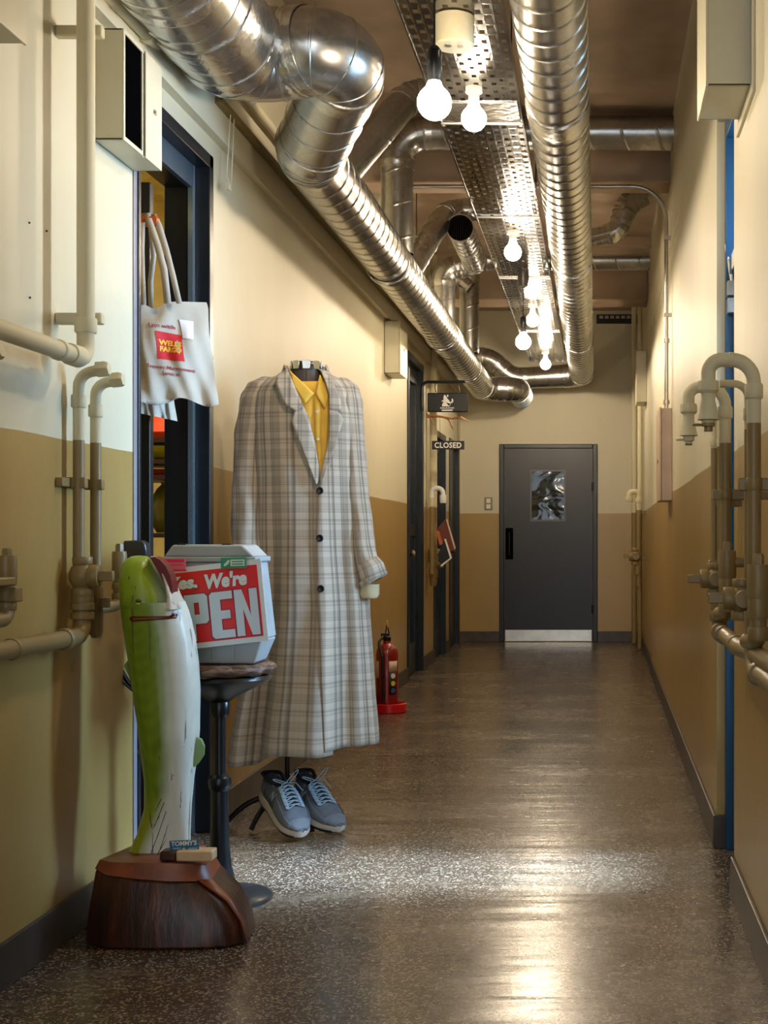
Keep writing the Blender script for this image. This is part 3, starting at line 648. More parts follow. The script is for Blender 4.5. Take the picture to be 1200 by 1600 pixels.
# -- right wall standpipes with goosenecks
def gooseneck(name, label, Y, X, r, ztop, zval, reach):
    o = thing(name, label, 'pipe', (X, Y, zval), 'gooseneck standpipes on the right wall'); R = reach / 2
    pipe(o, [(X, Y, zval), (X, Y, ztop), (X - reach, Y, ztop), (X - reach, Y, ztop - R * 1.15)], r, R * .98, n=20)
    ring(o, (X, Y, ztop - R - .02), Z3, r * 1.28, .034); xo = X - reach; zo = ztop - R * 1.15
    ring(o, (X - R, Y, ztop), X3, r * 1.06, .012, 'seam_ring')
    m = MB(); m.lathe([(r * 1.35, 0), (r * 1.45, -.006), (r * 1.45, -.022), (r * 1.2, -.028)], (xo, Y, zo + .012), n=8); m.build('hex_nut', M_pipe, o, smooth=25)
    m = MB(); m.lathe([(r * 1.05, 0), (r * .95, -.02), (r * 1.2, -.038), (r * 1.28, -.05), (r * 1.5, -.062), (r * 1.55, -.066), (r * .9, -.068)], (xo, Y, zo - .012), n=24); m.build('bell', M_pipe, o)
    m = MB(); m.lathe([(r * .95, 0), (r * .95, -.014), (r * .6, -.015), (r * .6, -.026)], (xo, Y, zo - .079), n=12); m.build('plug', M_pipe, o)
    m = MB(); m.lathe([(.011, 0), (.012, .004), (.004, .006)], (xo - r * 1.5, Y, zo - .092), (0, 0, 1), 10); m.build('chain_tab', M_pipe, o)
    return o
ga = gooseneck('gooseneck_pipe', 'large nearest gooseneck pipe on the right wall with a bell-shaped capped outlet', 3.10, .363, .0168, 1.507, .92, .105)
gb = gooseneck('gooseneck_pipe', 'second gooseneck pipe just behind the largest one on the right wall', 3.82, .366, .0168, 1.525, .93, .104)
def slim(name, label, Y, X, r, ztop, zbot, hook=0):
    o = thing(name, label, 'pipe', (X, Y, zbot), 'slim pipes on the right wall')
    pts = [(X, Y, zbot), (X, Y, ztop)]
    if hook: pts += [(X - hook, Y, ztop)]
    pipe(o, pts, r, .05)
    ring(o, (X, Y, ztop - .075), Z3, r * 1.3, .03); return o
s1 = slim('slim_pipe', 'slim hooked pipe tucked behind the nearest gooseneck', 3.3, .372, .0095, 1.475, .9, .07)
s2 = slim('slim_pipe', 'slim straight pipe left of the second gooseneck', 4.02, .352, .0105, 1.66 - .2, .86)
s3 = slim('slim_pipe', 'thinnest pipe between the second gooseneck and its neighbour', 3.95, .362, .007, 1.45, .86)
for o_, Y, xx in ((ga, 3.12, .363), (gb, 3.84, .366)):
    MB().box(xx - .035, XR, Y - .014, Y + .014, 1.205, 1.235).build('wall_bracket', M_pipe, o_, bevel=.003); ring(o_, (xx, Y - .02, 1.22), Z3, .0195, .03, 'pipe_clip')
MB().box(.335, .352 + .02, 4.005, 4.035, .985, 1.03).build('clip', M_pipe, s2, bevel=.003)
for o_, Y, xx in ((s1, 3.3, .372), (s2, 4.02, .352), (s3, 3.95, .362)): MB().box(xx, XR + .001, Y - .01, Y + .01, 1.19, 1.21).build('wall_bracket', M_pipe, o_, bevel=.002)
# valve sets
def valve_set(name, label, Y, X, zc, k=1.0):
    o = thing(name, label, 'valve', (X, Y, zc - .1), 'valve sets of the right wall standpipes')
    valve(o, (X - .012, Y, zc), .027 * k, -X3, .042)
    xc = X + .004; Yc = Y - .18
    pipe(o, [(xc, Yc, zc + .07), (xc, Yc, zc - .085), (xc - .01, Yc + .12, zc - .095)], .019 * k, .03)
    ring(o, (xc, Yc, zc + .045), Z3, .025 * k, .075, 'capped_tee', n=20); hexcap(o, (xc, Yc, zc + .083), Z3, .013, .024); ring(o, (xc, Yc, zc - .012), Z3, .023 * k, .05); ring(o, (xc, Yc, zc - .07), Z3, .024, .03)
    ring(o, (xc + .035, Yc, zc + .05), X3, .014, .04, 'side_boss')
    return o
v1 = valve_set('valve_set', 'nearest valve set at the right edge with a thick capped tee', 3.14, .352, .955)
v2 = valve_set('valve_set', 'farther valve set with a jutting spindle beside the second gooseneck', 3.84, .352, .98)
pipe(v2, [(.352, 3.84, .96), (.352, 3.84, .832), (.345, 3.22, .832), (.36, 3.1, .832), (.37, 2.6, .832)], .0215, .03, name='low_pipe')
for y_ in (3.78, 3.66, 3.32): ring(v2, (.3475, y_, .832), (0, 1, 0), .026, .02)
ring(v2, (.352, 3.84, .875), Z3, .030, .03); ring(v2, (.352, 3.84, .905), Z3, .026, .04)
pipe(v1, [(.356, 3.05, .93), (.356, 3.05, .80), (.356, 2.4, .80)], .021, .04, name='low_pipe'); ring(v1, (.356, 2.93, .80), (0, 1, 0), .027, .03)
# -- far right end pipes
fp = thing('far_pipe', 'tall grey pipe in the far right corner with a white hooked outlet', 'pipe', (.42, 13, .5))
pipe(fp, [(.425, 13.2, .02), (.425, 13.2, ZC)], .022); pipe(fp, [(.40, 12.7, .65), (.40, 12.7, 1.54), (.31, 12.7, 1.54), (.31, 12.7, 1.47)], .026, .04, name='outlet_hook')
ring(fp, (.31, 12.7, 1.47), Z3, .036, .05); ring(fp, (.40, 12.7, 1.46), Z3, .034, .05); valve(fp, (.37, 12.7, .93), .045, -X3, .06); ring(fp, (.39, 12.7, .80), Z3, .036, .09)
for zz in (1.33, .9): MB().box(.40, .465, 12.72, 12.75, zz, zz + .03).build('bracket', M_pipe, fp)
fq = thing('far_pipe', 'second grey riser pipe beside the far right cabinet', 'pipe', (.38, 13.8, 1.2)); pipe(fq, [(.39, 13.9, .02), (.39, 13.9, ZC)], .028)
vg = thing('vent_panel', 'dark vent strip high on the end wall right of the long duct', 'vent', (.2, YE, H + 2.29))
MB().box(0, .44, YE - .03, YE, ez(506), ez(492)).build('panel', M_dark, vg)
for k in range(7): MB().box(.03 + k * .058, .07 + k * .058, YE - .035, YE - .03, ez(500) + .01, ez(494)).build('slat', M_steel, vg)
# -- left far pipes, hook and hung things
lf = thing('far_pipe', 'cream vertical pipe on the left wall between the two far glazed doors', 'pipe', (-1.40, 11.5, .6))
pipe(lf, [(-1.395, 11.5, .72), (-1.395, 11.5, ZC)], .032); ring(lf, (-1.395, 11.5, .95), Z3, .045, .12); ring(lf, (-1.395, 11.5, .80), Z3, .04, .08); hexcap(lf, (-1.395, 11.5, .73), -Z3, .03, .04)
ring(lf, (-1.35, 11.5, .87), X3, .025, .08, 'side_boss')
hk = thing('hooked_pipe', 'white hooked pipe outlet beside the hanging sign on the left wall', 'pipe', (-1.36, 11.3, 1.45))
pipe(hk, [(-1.385, 11.3, 1.44), (-1.385, 11.3, 1.52), (-1.29, 11.3, 1.52), (-1.29, 11.3, 1.42)], .020, .045, M_white, 'outlet'); pipe(hk, [(-1.385, 11.3, .8), (-1.385, 11.3, 1.45)], .018); ring(hk, (-1.29, 11.3, 1.43), Z3, .028, .07, m=M_white)
# hung notebooks
hb = thing('leather_folder', 'brown leather folder hanging tilted below the white hooked pipe', 'folder', W(695, 880, 11.25))
M_lea = mat('brown_leather', '#6e2f1e', .45, bump=.2)
m = MB(); m.poly([W(683, 826, 11.25), W(697, 810, 11.25), W(711, 858, 11.25), W(697, 866, 11.25)], (0, .03, 0)); m.build('cover', M_lea, hb, bevel=.002)
m = MB(); m.poly([W(696.5, 811, 11.24), W(698.5, 811, 11.24), W(712, 857, 11.24), W(710, 859, 11.24)], (0, .02, 0)); m.build('page_edge', mat('page_paper', '#d8b9a4', .7), hb)
m = MB(); m.poly([W(681, 829, 11.24), W(686, 830, 11.24), W(692, 850, 11.24), W(687, 852, 11.24)], (0, .02, 0)); m.build('orange_tab', mat('orange_leather', '#c2682f', .5), hb)
nb = thing('notebook', 'black notebook with a pale edge hanging below the brown folder', 'notebook', W(695, 885, 11.2))
m = MB(); m.poly([W(684, 866, 11.2), W(695, 843, 11.2), W(705, 873, 11.2), W(689, 884, 11.2)], (0, .03, 0)); m.build('cover', M_dark, nb, bevel=.002)
m = MB(); m.poly([W(694, 842, 11.19), W(696.5, 842, 11.19), W(706, 872, 11.19), W(689, 886, 11.19), W(688.5, 883, 11.19), W(703, 872, 11.19)], (0, .02, 0)); m.build('page_edge', M_white, nb)

# ================================================================== HANGING SHOP SIGN
YS = 11.12
hs = thing('hanging_sign', 'black hanging shop sign with a small white emblem on an iron bracket', 'sign', W(700, 644, YS))
pipe(hs, [W(659.5, 640, YS), W(659.5, 597, YS), W(727, 596.5, YS)], .012, .05, M_iron, 'bracket')
m = MB(); m.box(XL, W(662, 0, YS).x, YS - .012, YS + .012, W(0, 642, YS).z, W(0, 636, YS).z); m.build('wall_mount', M_iron, hs)
for px in (681, 718): 
    pipe(hs, [W(px, 597, YS), W(px - 1.2, 604, YS), W(px, 613, YS)], .005, .01, M_iron, 'chain')
p0, p1 = W(668, 644, YS), W(731, 614, YS)
bd = MB().box(p0.x, p1.x, YS - .012, YS + .012, p0.z, p1.z).build('board', M_dark, hs, bevel=.008)
def flatpoly(parent, pts, Y, m, name, t=.003):
    q = MB(); q.poly([W(a, b, Y) for a, b in pts], (0, t, 0)); return q.build(name, m, parent, smooth=0)
YF = YS - .0165; em_ = [[(690.6, 633), (692, 629.5), (696, 627), (700, 630), (703, 631), (703, 635), (691, 635)],
  [(693, 620), (694, 617), (696, 617.5), (698.5, 622), (702, 626), (704.5, 630), (703, 634), (700, 633), (697, 628), (692.5, 628), (689.5, 626.5), (693, 625)],
  [(698.6, 616.6), (700.6, 617), (700, 620.6), (698.5, 620)], [(704, 628), (706, 627), (705.4, 623.6), (707, 622.6), (708.4, 626), (707, 629.4), (703.5, 630.2)]]
for e in em_: flatpoly(bd, e, YF, M_white, 'emblem')
text_part('MALRAND', W(688, 638.6, YF + .001), X3, Z3, .115, .012, M_white, bd, bold=.03)
flatpoly(bd, [(689.5, 640), (707.5, 640), (706, 642), (691, 642)], YF, M_white, 'underline')
an = thing('antler', 'small brown deer antler hanging horizontally below the black sign', 'antler', W(700, 660, YS)); M_ant = mat('antler_horn', '#a3642c', .5, var=.25, vs=30)
M_tip = mat('antler_tip', '#d8b27a', .4)
m = MB(); m.tube([W(a, b, YS) for a, b in ((667, 650.5), (674, 650), (683, 650.5), (692, 651.5), (699, 653.5), (705, 654), (714, 653), (721, 652))], [.014, .012, .010, .009, .010, .008, .008, .007], 10); m.build('beam', M_ant, an)
for pts in ([(670, 651), (674, 656), (679, 665)], [(698, 653), (702, 657), (706, 667), (709, 673)]):
    m = MB(); m.tube([W(a, b, YS) for a, b in pts], [.008] + [.006] * (len(pts) - 2) + [.0015], 8); m.build('tine', M_ant, an)
m = MB(); m.tube([W(a, b, YS) for a, b in ((720, 651.5), (728, 656), (738, 659))], [.009, .007, .002], 8); m.build('tip', M_tip, an)
pipe(an, [W(668, 645, YS), W(670, 651, YS)], .002, .01, M_iron, 'string', 6); pipe(an, [W(715, 645, YS), W(716, 653, YS)], .002, .01, M_iron, 'string', 6)
cl = thing('closed_sign', 'small black plate reading CLOSED below the antler', 'sign', W(700, 702, YS)); p0, p1 = W(675, 702.5, YS), W(725.5, 689, YS)
cp = MB().box(p0.x, p1.x, YS - .006, YS + .006, p0.z, p1.z).build('plate', M_dark, cl, bevel=.002)
text_part('CLOSED', W(679, 700, YS - .008), X3, Z3, .222, .047, M_white, cp, bold=.03, spacing=1.1)
for px in (688, 716): pipe(cl, [W(px, 690, YS), W(px - 1, 654, YS)], .0015, .01, M_iron, 'string', 6)
# ================================================================== FIRE EXTINGUISHER
YX, XX = 8.5, -1.325
M_red = mat('extinguisher_red', '#8a0f14', .16, var=.04, coat=.6); M_red2 = mat('stand_red', '#cf1a1f', .25, var=.04)
xs = thing('extinguisher_stand', 'bright red round plastic stand under the fire extinguisher', 'stand', (XX + .02, YX, 0))
m = MB(); m.lathe([(.098, 0), (.11, .004), (.108, .055), (.10, .058), (.096, .05), (.09, .018), (.0, .016)], (XX + .015, YX, 0), n=36, cap=False); m.build('tray', M_red2, xs)
xe = thing('fire_extinguisher', 'dark red fire extinguisher with white labels standing by the left wall', 'extinguisher', (XX, YX, .018))
m = MB(); m.lathe([(.06, .018), (.07, .024), (.07, .36), (.066, .39), (.05, .42), (.026, .435), (.024, .45)], (XX, YX, 0), n=32); m.build('cylinder', M_red, xe)
m = MB(); m.lathe([(.022, .448), (.026, .455), (.026, .475), (.014, .485)], (XX, YX, 0), n=16); m.obox((XX - .012, YX, .487), (.05, 0, 0), (0, .03, 0), (0, 0, .02)); m.build('valve_head', M_iron, xe, bevel=.002)
m = MB(); m.obox((XX - .006, YX, .512), (.012, 0, .075), (0, .02, 0), (-.006, 0, .001)); m.obox((XX + .012, YX, .50), (.012, 0, -.07), (0, .02, 0), (.006, 0, .001)); m.build('lever', M_iron, xe)
m = MB(); m.tube([(XX + .0, YX, .53), (XX + .004, YX - .004, .56), (XX - .002, YX, .58)], .006, 8); m.build('safety_tag', mat('yellow_tag', '#d8b24a', .5), xe)
pipe(xe, [(XX - .02, YX - .02, .48), (XX - .045, YX - .06, .44), (XX - .015, YX - .085, .36), (XX - .01, YX - .082, .08)], .009, .05, M_iron, 'hose')
def wrap(parent, a0, a1, z0, z1, r, m, name, ox=XX, oy=YX):
    q = MB(); n = 8; vs = []; 
    for k in range(n + 1):
        a = math.radians(a0 + (a1 - a0) * k / n)
        for z in (z0, z1): vs.append((ox + r * math.sin(a), oy - r * math.cos(a), z))
    q.add(vs, [(2 * k, 2 * k + 1, 2 * k + 3, 2 * k + 2) for k in range(n)]); return q.build(name, m, parent, solid=.0006)
M_lab = mat('label_paper', '#d8c0b4', .5)
wrap(xe, 18, 72, .26, .325, .0706, M_lab, 'label'); wrap(xe, -75, -38, .22, .325, .0706, M_lab, 'label'); wrap(xe, 20, 62, .115, .255, .0706, M_dark, 'label_panel')
for zz, mm in ((.232, M_white), (.185, mat('yellow_mark', '#e2c52c', .5)), (.14, mat('blue_mark', '#3c5a96', .5))):
    a = math.radians(41); c = Vector((XX + .0714 * math.sin(a), YX - .0714 * math.cos(a), zz)); d = Vector((math.sin(a), -math.cos(a), 0)); MB().lathe([(.016, 0), (.016, .001)], c, d, 18).build('hazard_mark', mm, xe)
# ================================================================== STOOL WITH BOX AND OPEN SIGN
YQ, XQ = 4.08, -1.144
st = thing('metal_stool', 'black iron pedestal stool with a rough dark wooden seat', 'stool', (XQ, YQ, 0))
m = MB(); m.lathe([(.158, 0), (.158, .008), (.15, .014), (.09, .022), (.05, .045), (.036, .10), (.029, .17), (.026, .27), (.026, .335)], (XQ, YQ, 0), n=40); m.build('base', M_iron, st)
m = MB(); m.lathe([(.026, .33), (.034, .34), (.036, .355), (.034, .37), (.022, .38)], (XQ, YQ, 0), n=28); m.build('knob_ring', M_iron, st)
m = MB(); m.lathe([(.018, .37), (.018, .60)], (XQ, YQ, 0), n=24); m.build('post', M_iron, st)
m = MB(); m.lathe([(.026, .555), (.03, .565), (.03, .60), (.022, .61)], (XQ, YQ, 0), n=24); m.build('collar', M_iron, st)
m = MB(); m.lathe([(.03, .60), (.05, .615), (.145, .66), (.155, .672), (.15, .682), (.03, .68)], (XQ, YQ, 0), n=40); m.build('seat_pan', M_iron, st)
rings = []; random.seed(3)
jit = [1 + .035 * math.sin(j * .9) + .02 * math.sin(j * 2.3 + 1) + .012 * math.sin(j * 5.1) for j in range(48)]
for r, z in ((.135, .683), (.158, .688), (.166, .697), (.163, .712), (.150, .719), (.10, .720), (.0, .720)):
    rings.append([Vector((XQ + r * jit[j] * math.cos(2 * math.pi * j / 48), YQ + r * jit[j] * math.sin(2 * math.pi * j / 48), z + .003 * math.sin(j * 1.7) * (r > .12))) for j in range(48)])
tw = NT('burl_wood'); pp = tw.n('ShaderNodeTexCoord').outputs['Object']; nn_ = tw.noise(tw.scalev(pp, (3, 3, 14)), 5, 6, .6, 1.5)
tw.l(tw.ramp(nn_, [(.3, lin('#241812')), (.5, lin('#5b3f2e')), (.62, lin('#8a6a54')), (.75, lin('#3a281e'))]), tw.b.inputs['Base Color']); tw.b.inputs['Roughness'].default_value = .4; tw.bump(nn_, .4, .01)
m = MB(); m.loft(rings, True); m.build('seat', tw.m, st, smooth=60)
# storage box
M_crate = mat('pale_grey_plastic', '#a6abab', .45, var=.08, vs=9, bump=.12, bs=10)
yb0, yb1 = 3.985, 4.16; bx = thing('plastic_box', 'pale grey lidded plastic box standing on the stool behind the OPEN sign', 'box', (XQ - .03, YQ, .72))
def tapered(x0, x1, z0, x2, x3, z1, y0, y1, iy=.0): return [(x0, y0 + iy, z0), (x1, y0 + iy, z0), (x1, y1 - iy, z0), (x0, y1 - iy, z0), (x2, y0, z1), (x3, y0, z1), (x3, y1, z1), (x2, y1, z1)]
def wx(px, Y): return (px - VX) * Y / F
def wz(py, Y): return H - (py - VY) * Y / F
m = MB(); m.hexa(tapered(wx(268, 4), wx(397, 4), .722, wx(252, 4), wx(412, 4), wz(1000, 4), yb0, yb1, .012)); m.hexa(tapered(wx(250, 4), wx(412, 4), wz(1000, 4), wx(258, 4), wx(398, 4), wz(878, 4), yb0, yb1)); m.build('body', M_crate, bx, bevel=.006)
m = MB(); m.box(wx(254, 4), wx(402, 4), yb0 - .006, yb1 + .006, wz(878, 4), wz(870, 4)); m.build('rim', M_crate, bx, bevel=.003)
m = MB(); m.hexa(tapered(wx(258, 4), wx(399, 4), wz(870, 4), wx(272, 4), wx(380, 4), wz(851, 4), yb0, yb1)); m.build('lid', M_crate, bx, bevel=.006)
for px in (285, 355): 
    m = MB(); m.box(wx(px - 7, 4), wx(px + 7, 4), yb0 + .004, yb0 + .03, wz(852.5, 4), wz(849.5, 4)); m.build('latch', M_dark, bx, bevel=.001)
for px in (330, 365): MB().box(wx(px, 4), wx(px, 4) + .003, yb0 + .0, yb0 + .01, wz(1030, 4), wz(1004, 4)).build('rib', M_crate, bx)
# OPEN sign leaning on the box
a = math.radians(6.3); su = Vector((math.cos(a), 0, math.sin(a))); sv0 = Vector((-math.sin(a), 0, math.cos(a)))
YG = 3.955; sv = (sv0 + Vector((0, .05, 0))).normalized(); sn = su.cross(sv)
pBR = W(419.5, 1001, YG); SW, SH = .325, .243; o0 = pBR - su * SW
og = thing('open_sign', 'red and white sign reading Yes, We\'re OPEN leaning on the grey box', 'sign', tuple(o0 + su * SW / 2))
def sq(u0, v0, u1, v1, off, t=.002, nm='board', m_=None, par=None):
    q = MB(); q.poly([o0 + su * u + sv * v + sn * off for u, v in ((u0, v0), (u1, v0), (u1, v1), (u0, v1))], -sn * t); return q.build(nm, m_, par or og, smooth=0)
M_sw = mat('sign_white', '#e6ecf2', .35, var=0); M_sr = mat('sign_red', '#ea0a12', .35, var=0); M_crim = mat('sign_crimson', '#a80a34', .35, var=0)
bd = sq(0, 0, SW, SH, 0, .004, 'board', M_sw); sq(.013, .016, SW - .013, SH - .016, .001, .001, 'red_panel', M_sr, bd)
LW = (SW - .03) / 4; M_let = mat('sign_letter', '#d3e2f2', .35, var=0)
def glyph(polys, k, m_, off, grow=0.0, nm='letter'):
    x0 = .016 + LW * k; w_, h_ = LW - .006, .137
    for pl in polys:
        cx = sum(p[0] for p in pl) / len(pl); cy = sum(p[1] for p in pl) / len(pl)
        pts = [o0 + su * (x0 + p[0] * w_ + (grow if p[0] > cx else -grow)) + sv * (.022 + p[1] * h_ + (grow if p[1] > cy else -grow)) + sn * off for p in pl]
        q = MB(); q.poly(pts, -sn * .001); q.build(nm, m_, bd, smooth=0)
G = {'O': [[(0, .08), (.12, 0), (.38, 0), (.38, .16), (.36, .16), (.36, .84), (.38, .84), (.38, 1), (.12, 1), (0, .92)], [(.38, 0), (.88, 0), (1, .08), (1, .92), (.88, 1), (.38, 1), (.38, .84), (.62, .84), (.62, .16), (.38, .16)]],
     'P': [[(0, 0), (.40, 0), (.40, 1), (0, 1)], [(.40, .36), (.88, .36), (1, .42), (1, .94), (.88, 1), (.40, 1), (.40, .82), (.62, .82), (.62, .56), (.40, .56)]],
     'E': [[(0, .06), (.12, 0), (.46, 0), (.46, 1), (.12, 1), (0, .94)], [(.46, 0), (1, 0), (1, .17), (.46, .17)], [(.46, .41), (.86, .41), (.86, .59), (.46, .59)], [(.46, .83), (1, .83), (1, 1), (.46, 1)]],
     'N': [[(0, 0), (.34, 0), (.34, 1), (0, 1)], [(.66, 0), (1, 0), (1, 1), (.66, 1)], [(.34, 1), (.34, .58), (.66, 0), (.66, .42)]]}
for k, ch in enumerate('OPEN'):
    glyph(G[ch], k, M_crim, .0016, .004, 'letter_edge'); glyph(G[ch], k, M_let, .0026)
for txt, x0, w_ in (('Yes,', .045, .088), ("We're", .155, .125)):
    text_part(txt, o0 + su * (x0 - .0022) + sv * .168 + sn * .0012, su, sv, w_ + .004, .050, M_crim, bd, 'lettering', .075, .15)
    text_part(txt, o0 + su * x0 + sv * .170 + sn * .0022, su, sv, w_, .046, M_sw, bd, 'lettering', .05, .15)
lb = thing('green_sticker', 'small green card clipped to the top right edge of the OPEN sign', 'sticker', W(364, 888, YG - .01))
def card(par, px0, py0, px1, py1, Y, m_, nm, dy=0): q = MB(); q.poly([W(px0, py0, Y), W(px1, py0 - dy, Y), W(px1, py1 - dy, Y), W(px0, py1, Y)], (0, .002, 0)); return q.build(nm, m_, par, smooth=0)
M_grn = mat('card_green', '#1f9468', .4, var=0); M_pnk = mat('card_pink', '#ef6f86', .4, var=0); M_hot = mat('card_hot_pink', '#ee1c56', .4, var=0)
card(lb, 345, 888.5, 385, 871.5, YG - .013, M_grn, 'card', 1); card(lb, 360, 884.5, 382, 874.5, YG - .0145, M_white, 'panel', .5)
for k in range(2): card(lb, 362, 882.5 - 4 * k, 380, 880.7 - 4 * k, YG - .016, M_grn, 'print_line', .4)
flatpoly(lb, [(349, 883), (356, 875), (359, 876), (357, 881), (351, 885)], YG - .0145, M_white, 'leaf_mark', .001)
lp = thing('pink_sticker', 'small pink card clipped to the top left edge of the OPEN sign', 'sticker', W(270, 892, YG - .01))
card(lp, 252, 893, 290, 873, YG - .02, M_pnk, 'card', 0); card(lp, 253, 878.5, 288, 874, YG - .0215, M_hot, 'band'); card(lp, 260, 892.8, 291, 889.5, YG - .0215, M_hot, 'band'); card(lp, 262, 883.5, 286, 882, YG - .0215, M_hot, 'print_line')

# ================================================================== WOODEN FISH
YH = 3.76
fw = thing('wooden_fish', 'carved wooden fish standing on its tail, green back and white belly', 'carving', W(250, 1350, YH))
prof = [(1362, 190, 303), (1350, 193, 300), (1335, 200, 297), (1320, 207, 297), (1300, 216, 297), (1260, 227, 298), (1220, 228, 301), (1180, 224, 306), (1140, 220, 309), (1080, 211, 310), (1040, 205, 308), (1000, 199, 303),
        (972, 195, 297), (955, 193, 292), (940, 192, 286)]
bound = [(1362, 203), (1320, 221), (1290, 234), (1270, 243), (1250, 251), (1230, 257), (1180, 262), (1100, 265), (1040, 263), (1000, 260), (960, 257), (930, 249), (900, 242), (868, 232)]
def interp(tab, y):
    t = sorted(tab)
    if y <= t[0][0]: return t[0][1:]
    for a, b in zip(t, t[1:]):
        if a[0] <= y <= b[0]:
            f = (y - a[0]) / (b[0] - a[0]); f2 = f * f * (3 - 2 * f) * .3 + f * .7; return tuple(a[k] + (b[k] - a[k]) * f2 for k in range(1, len(a)))
    return t[-1][1:]
GRN, GR2, WHT, PAL, YLW = (.14, .21, .008), (.32, .46, .02), (.78, .82, .74), (.40, .58, .26), (.33, .36, .02)
def fishcol(px, py, front, edge=0):
    b = interp(bound, py)[0]; d = (px - b - 11) / 9
    f = max(0, min(1, d * .5 + .5)); n = .5 + .5 * math.sin(px * .7 + py * .05) * math.sin(py * .13 + px * .2)
    g = [GRN[k] * (1 - n * .4) + GR2[k] * n * .4 for k in range(3)]
    if py < 940: g = [g[k] * .6 + GR2[k] * 1.0 * .5 for k in range(3)]
    if py > 1230: ff = min(1, (py - 1230) / 50); g = [g[k] * (1 - ff) + YLW[k] * ff for k in range(3)]
    wv = [c * (.93 + .07 * n) for c in WHT]
    mid = [PAL[k] for k in range(3)]
    c = [g[k] * (1 - f) + wv[k] * f for k in range(3)]
    e = max(0, 1 - abs(f - .5) * 2) * (.5 if py < 980 else .25); return tuple(c[k] * (1 - e) + mid[k] * e for k in range(3))
fm = NT('painted_wood'); at = fm.n('ShaderNodeAttribute', attribute_name='paint'); pp = fm.n('ShaderNodeTexCoord').outputs['Object']
gr_ = fm.noise(fm.scalev(pp, (60, 60, 2.2)), 1.0, 4, .6); crk = fm.math('LESS_THAN', gr_, .37)
fm.l(fm.mix(fm.math('MULTIPLY', crk, .75), at.outputs['Color'], lin('#4a4434')), fm.b.inputs['Base Color']); fm.b.inputs['Roughness'].default_value = .34
fm.bump(fm.noise(fm.scalev(pp, (30, 30, 2.5)), 1.0, 3), .35, .006); M_fish = fm.m
def fish_loft(rows, yc=YH, dep=None, n=40, nm='body', cap=True, par=None, colf=fishcol):
    rings = []; cols = []
    for (py, a, b, dp) in rows:
        cx, hw = (a + b) / 2, (b - a) / 2; ring_ = []
        for j in range(n):
            t = 2 * math.pi * j / n; ct, s_ = math.cos(t), math.sin(t); q_ = .82
            x = cx + hw * math.copysign(abs(ct) ** q_, ct); yo = dp * math.copysign(abs(s_) ** q_, s_)
            p = W(x, py, YH); ring_.append(Vector((p.x, yc + yo, p.z))); cols.append(colf(x, py, s_ < 0))
        rings.append(ring_)
    m = MB(); m.loft(rings, cap, True, None, cols); return m.build(nm, M_fish, par or fw, smooth=60)
rows = []; py = 1360
while py >= 940:
    a, b = interp([(p[0], p[1], p[2]) for p in prof], py)
    dp = .085 if py < 1150 else .085 - (min(py, 1300) - 1150) / 150 * .05
    rows.append((py, a, b, dp)); py -= 5
fish_loft(rows)
# upper jaw (green lobe), lower jaw (white lobe), red mouth between
up_ = [(945, 192.5, 268, .083), (925, 191.5, 263, .078), (905, 190.5, 253, .07), (890, 191.5, 244, .062), (880, 195, 239, .052), (873, 200, 235, .04), (869, 207, 228, .022), (868, 214, 221, .006)]
fish_loft(up_, nm='upper_jaw')
lw_ = [(950, 268, 289, .07), (930, 268, 280, .05), (915, 266, 274, .045), (900, 261, 268, .04), (888, 255, 262, .035), (878, 248, 255, .028), (872, 241, 248, .02), (869, 238, 243, .01)]
fish_loft(lw_, yc=YH - .012, nm='lower_jaw', colf=lambda x, y, f: (.62, .58, .50))
M_mred = mat('mouth_red', '#6e0c0e', .35, var=.06)
m = MB(); pts = [(234, 871), (241, 870), (250, 875), (259, 885), (266, 900), (269.5, 920), (268, 934), (265.5, 935), (262, 925), (252, 903), (243, 886)]
m.poly([W(a_, b_, YH - .05) for a_, b_ in pts], (0, .05, 0)); m.build('mouth', M_mred, fw, smooth=30)
m = MB(); pts = [(218, 964.5), (225, 962), (250, 961.5), (277, 959.5), (288, 956), (286, 961), (278, 966), (250, 968.5), (226, 969)]
def fsurf(px, py, off=0):
    a, b = interp([(p[0], p[1], p[2]) for p in prof], py); cx, hw = (a + b) / 2, (b - a) / 2
    u = max(-.97, min(.97, (px - cx) / hw)); p = W(px, py, YH); return Vector((p.x, YH - .085 * (1 - abs(u) ** (2 / .82)) ** (.41) - off, p.z))
top = [fsurf(x, 961 + (0 if x < 280 else -4) + (3 if x < 222 else 0), .003) for x in range(218, 290, 4)]; bot = [fsurf(x, 968 - (x - 218) * .07 - (2 if x < 222 else 0), .003) for x in range(218, 290, 4)]
mid_ = [fsurf(x, 964.5 - (x - 218) * .04, -.004) for x in range(218, 290, 4)]
m = MB(); n_ = len(top); m.add(top + mid_ + bot, [(i, i + 1, n_ + i + 1, n_ + i) for i in range(n_ - 1)] + [(n_ + i, n_ + i + 1, 2 * n_ + i + 1, 2 * n_ + i) for i in range(n_ - 1)]); m.build('gill_slit', M_mred, fw, solid=.004)
m = MB(); m.sphere(fsurf(232, 937, -.002), .008, 14, 8, (1, .5, .7)); m.build('eye', mat('eye_notch', '#4a4a10', .4), fw)
m = MB(); m.sphere(fsurf(232, 941, -.002), .006, 12, 8, (1.2, .5, .5)); m.build('eye_rim', mat('eye_rim', '#d2d25a', .4), fw)
def fin(pts, col, Yf=YH, t=.014):
    q = MB(); q.poly([W(a_, b_, Yf) for a_, b_ in pts], (0, t, 0)); q.col = [col] * len(q.v); return q.build('fin', M_fish, fw, smooth=20, bevel=.003)
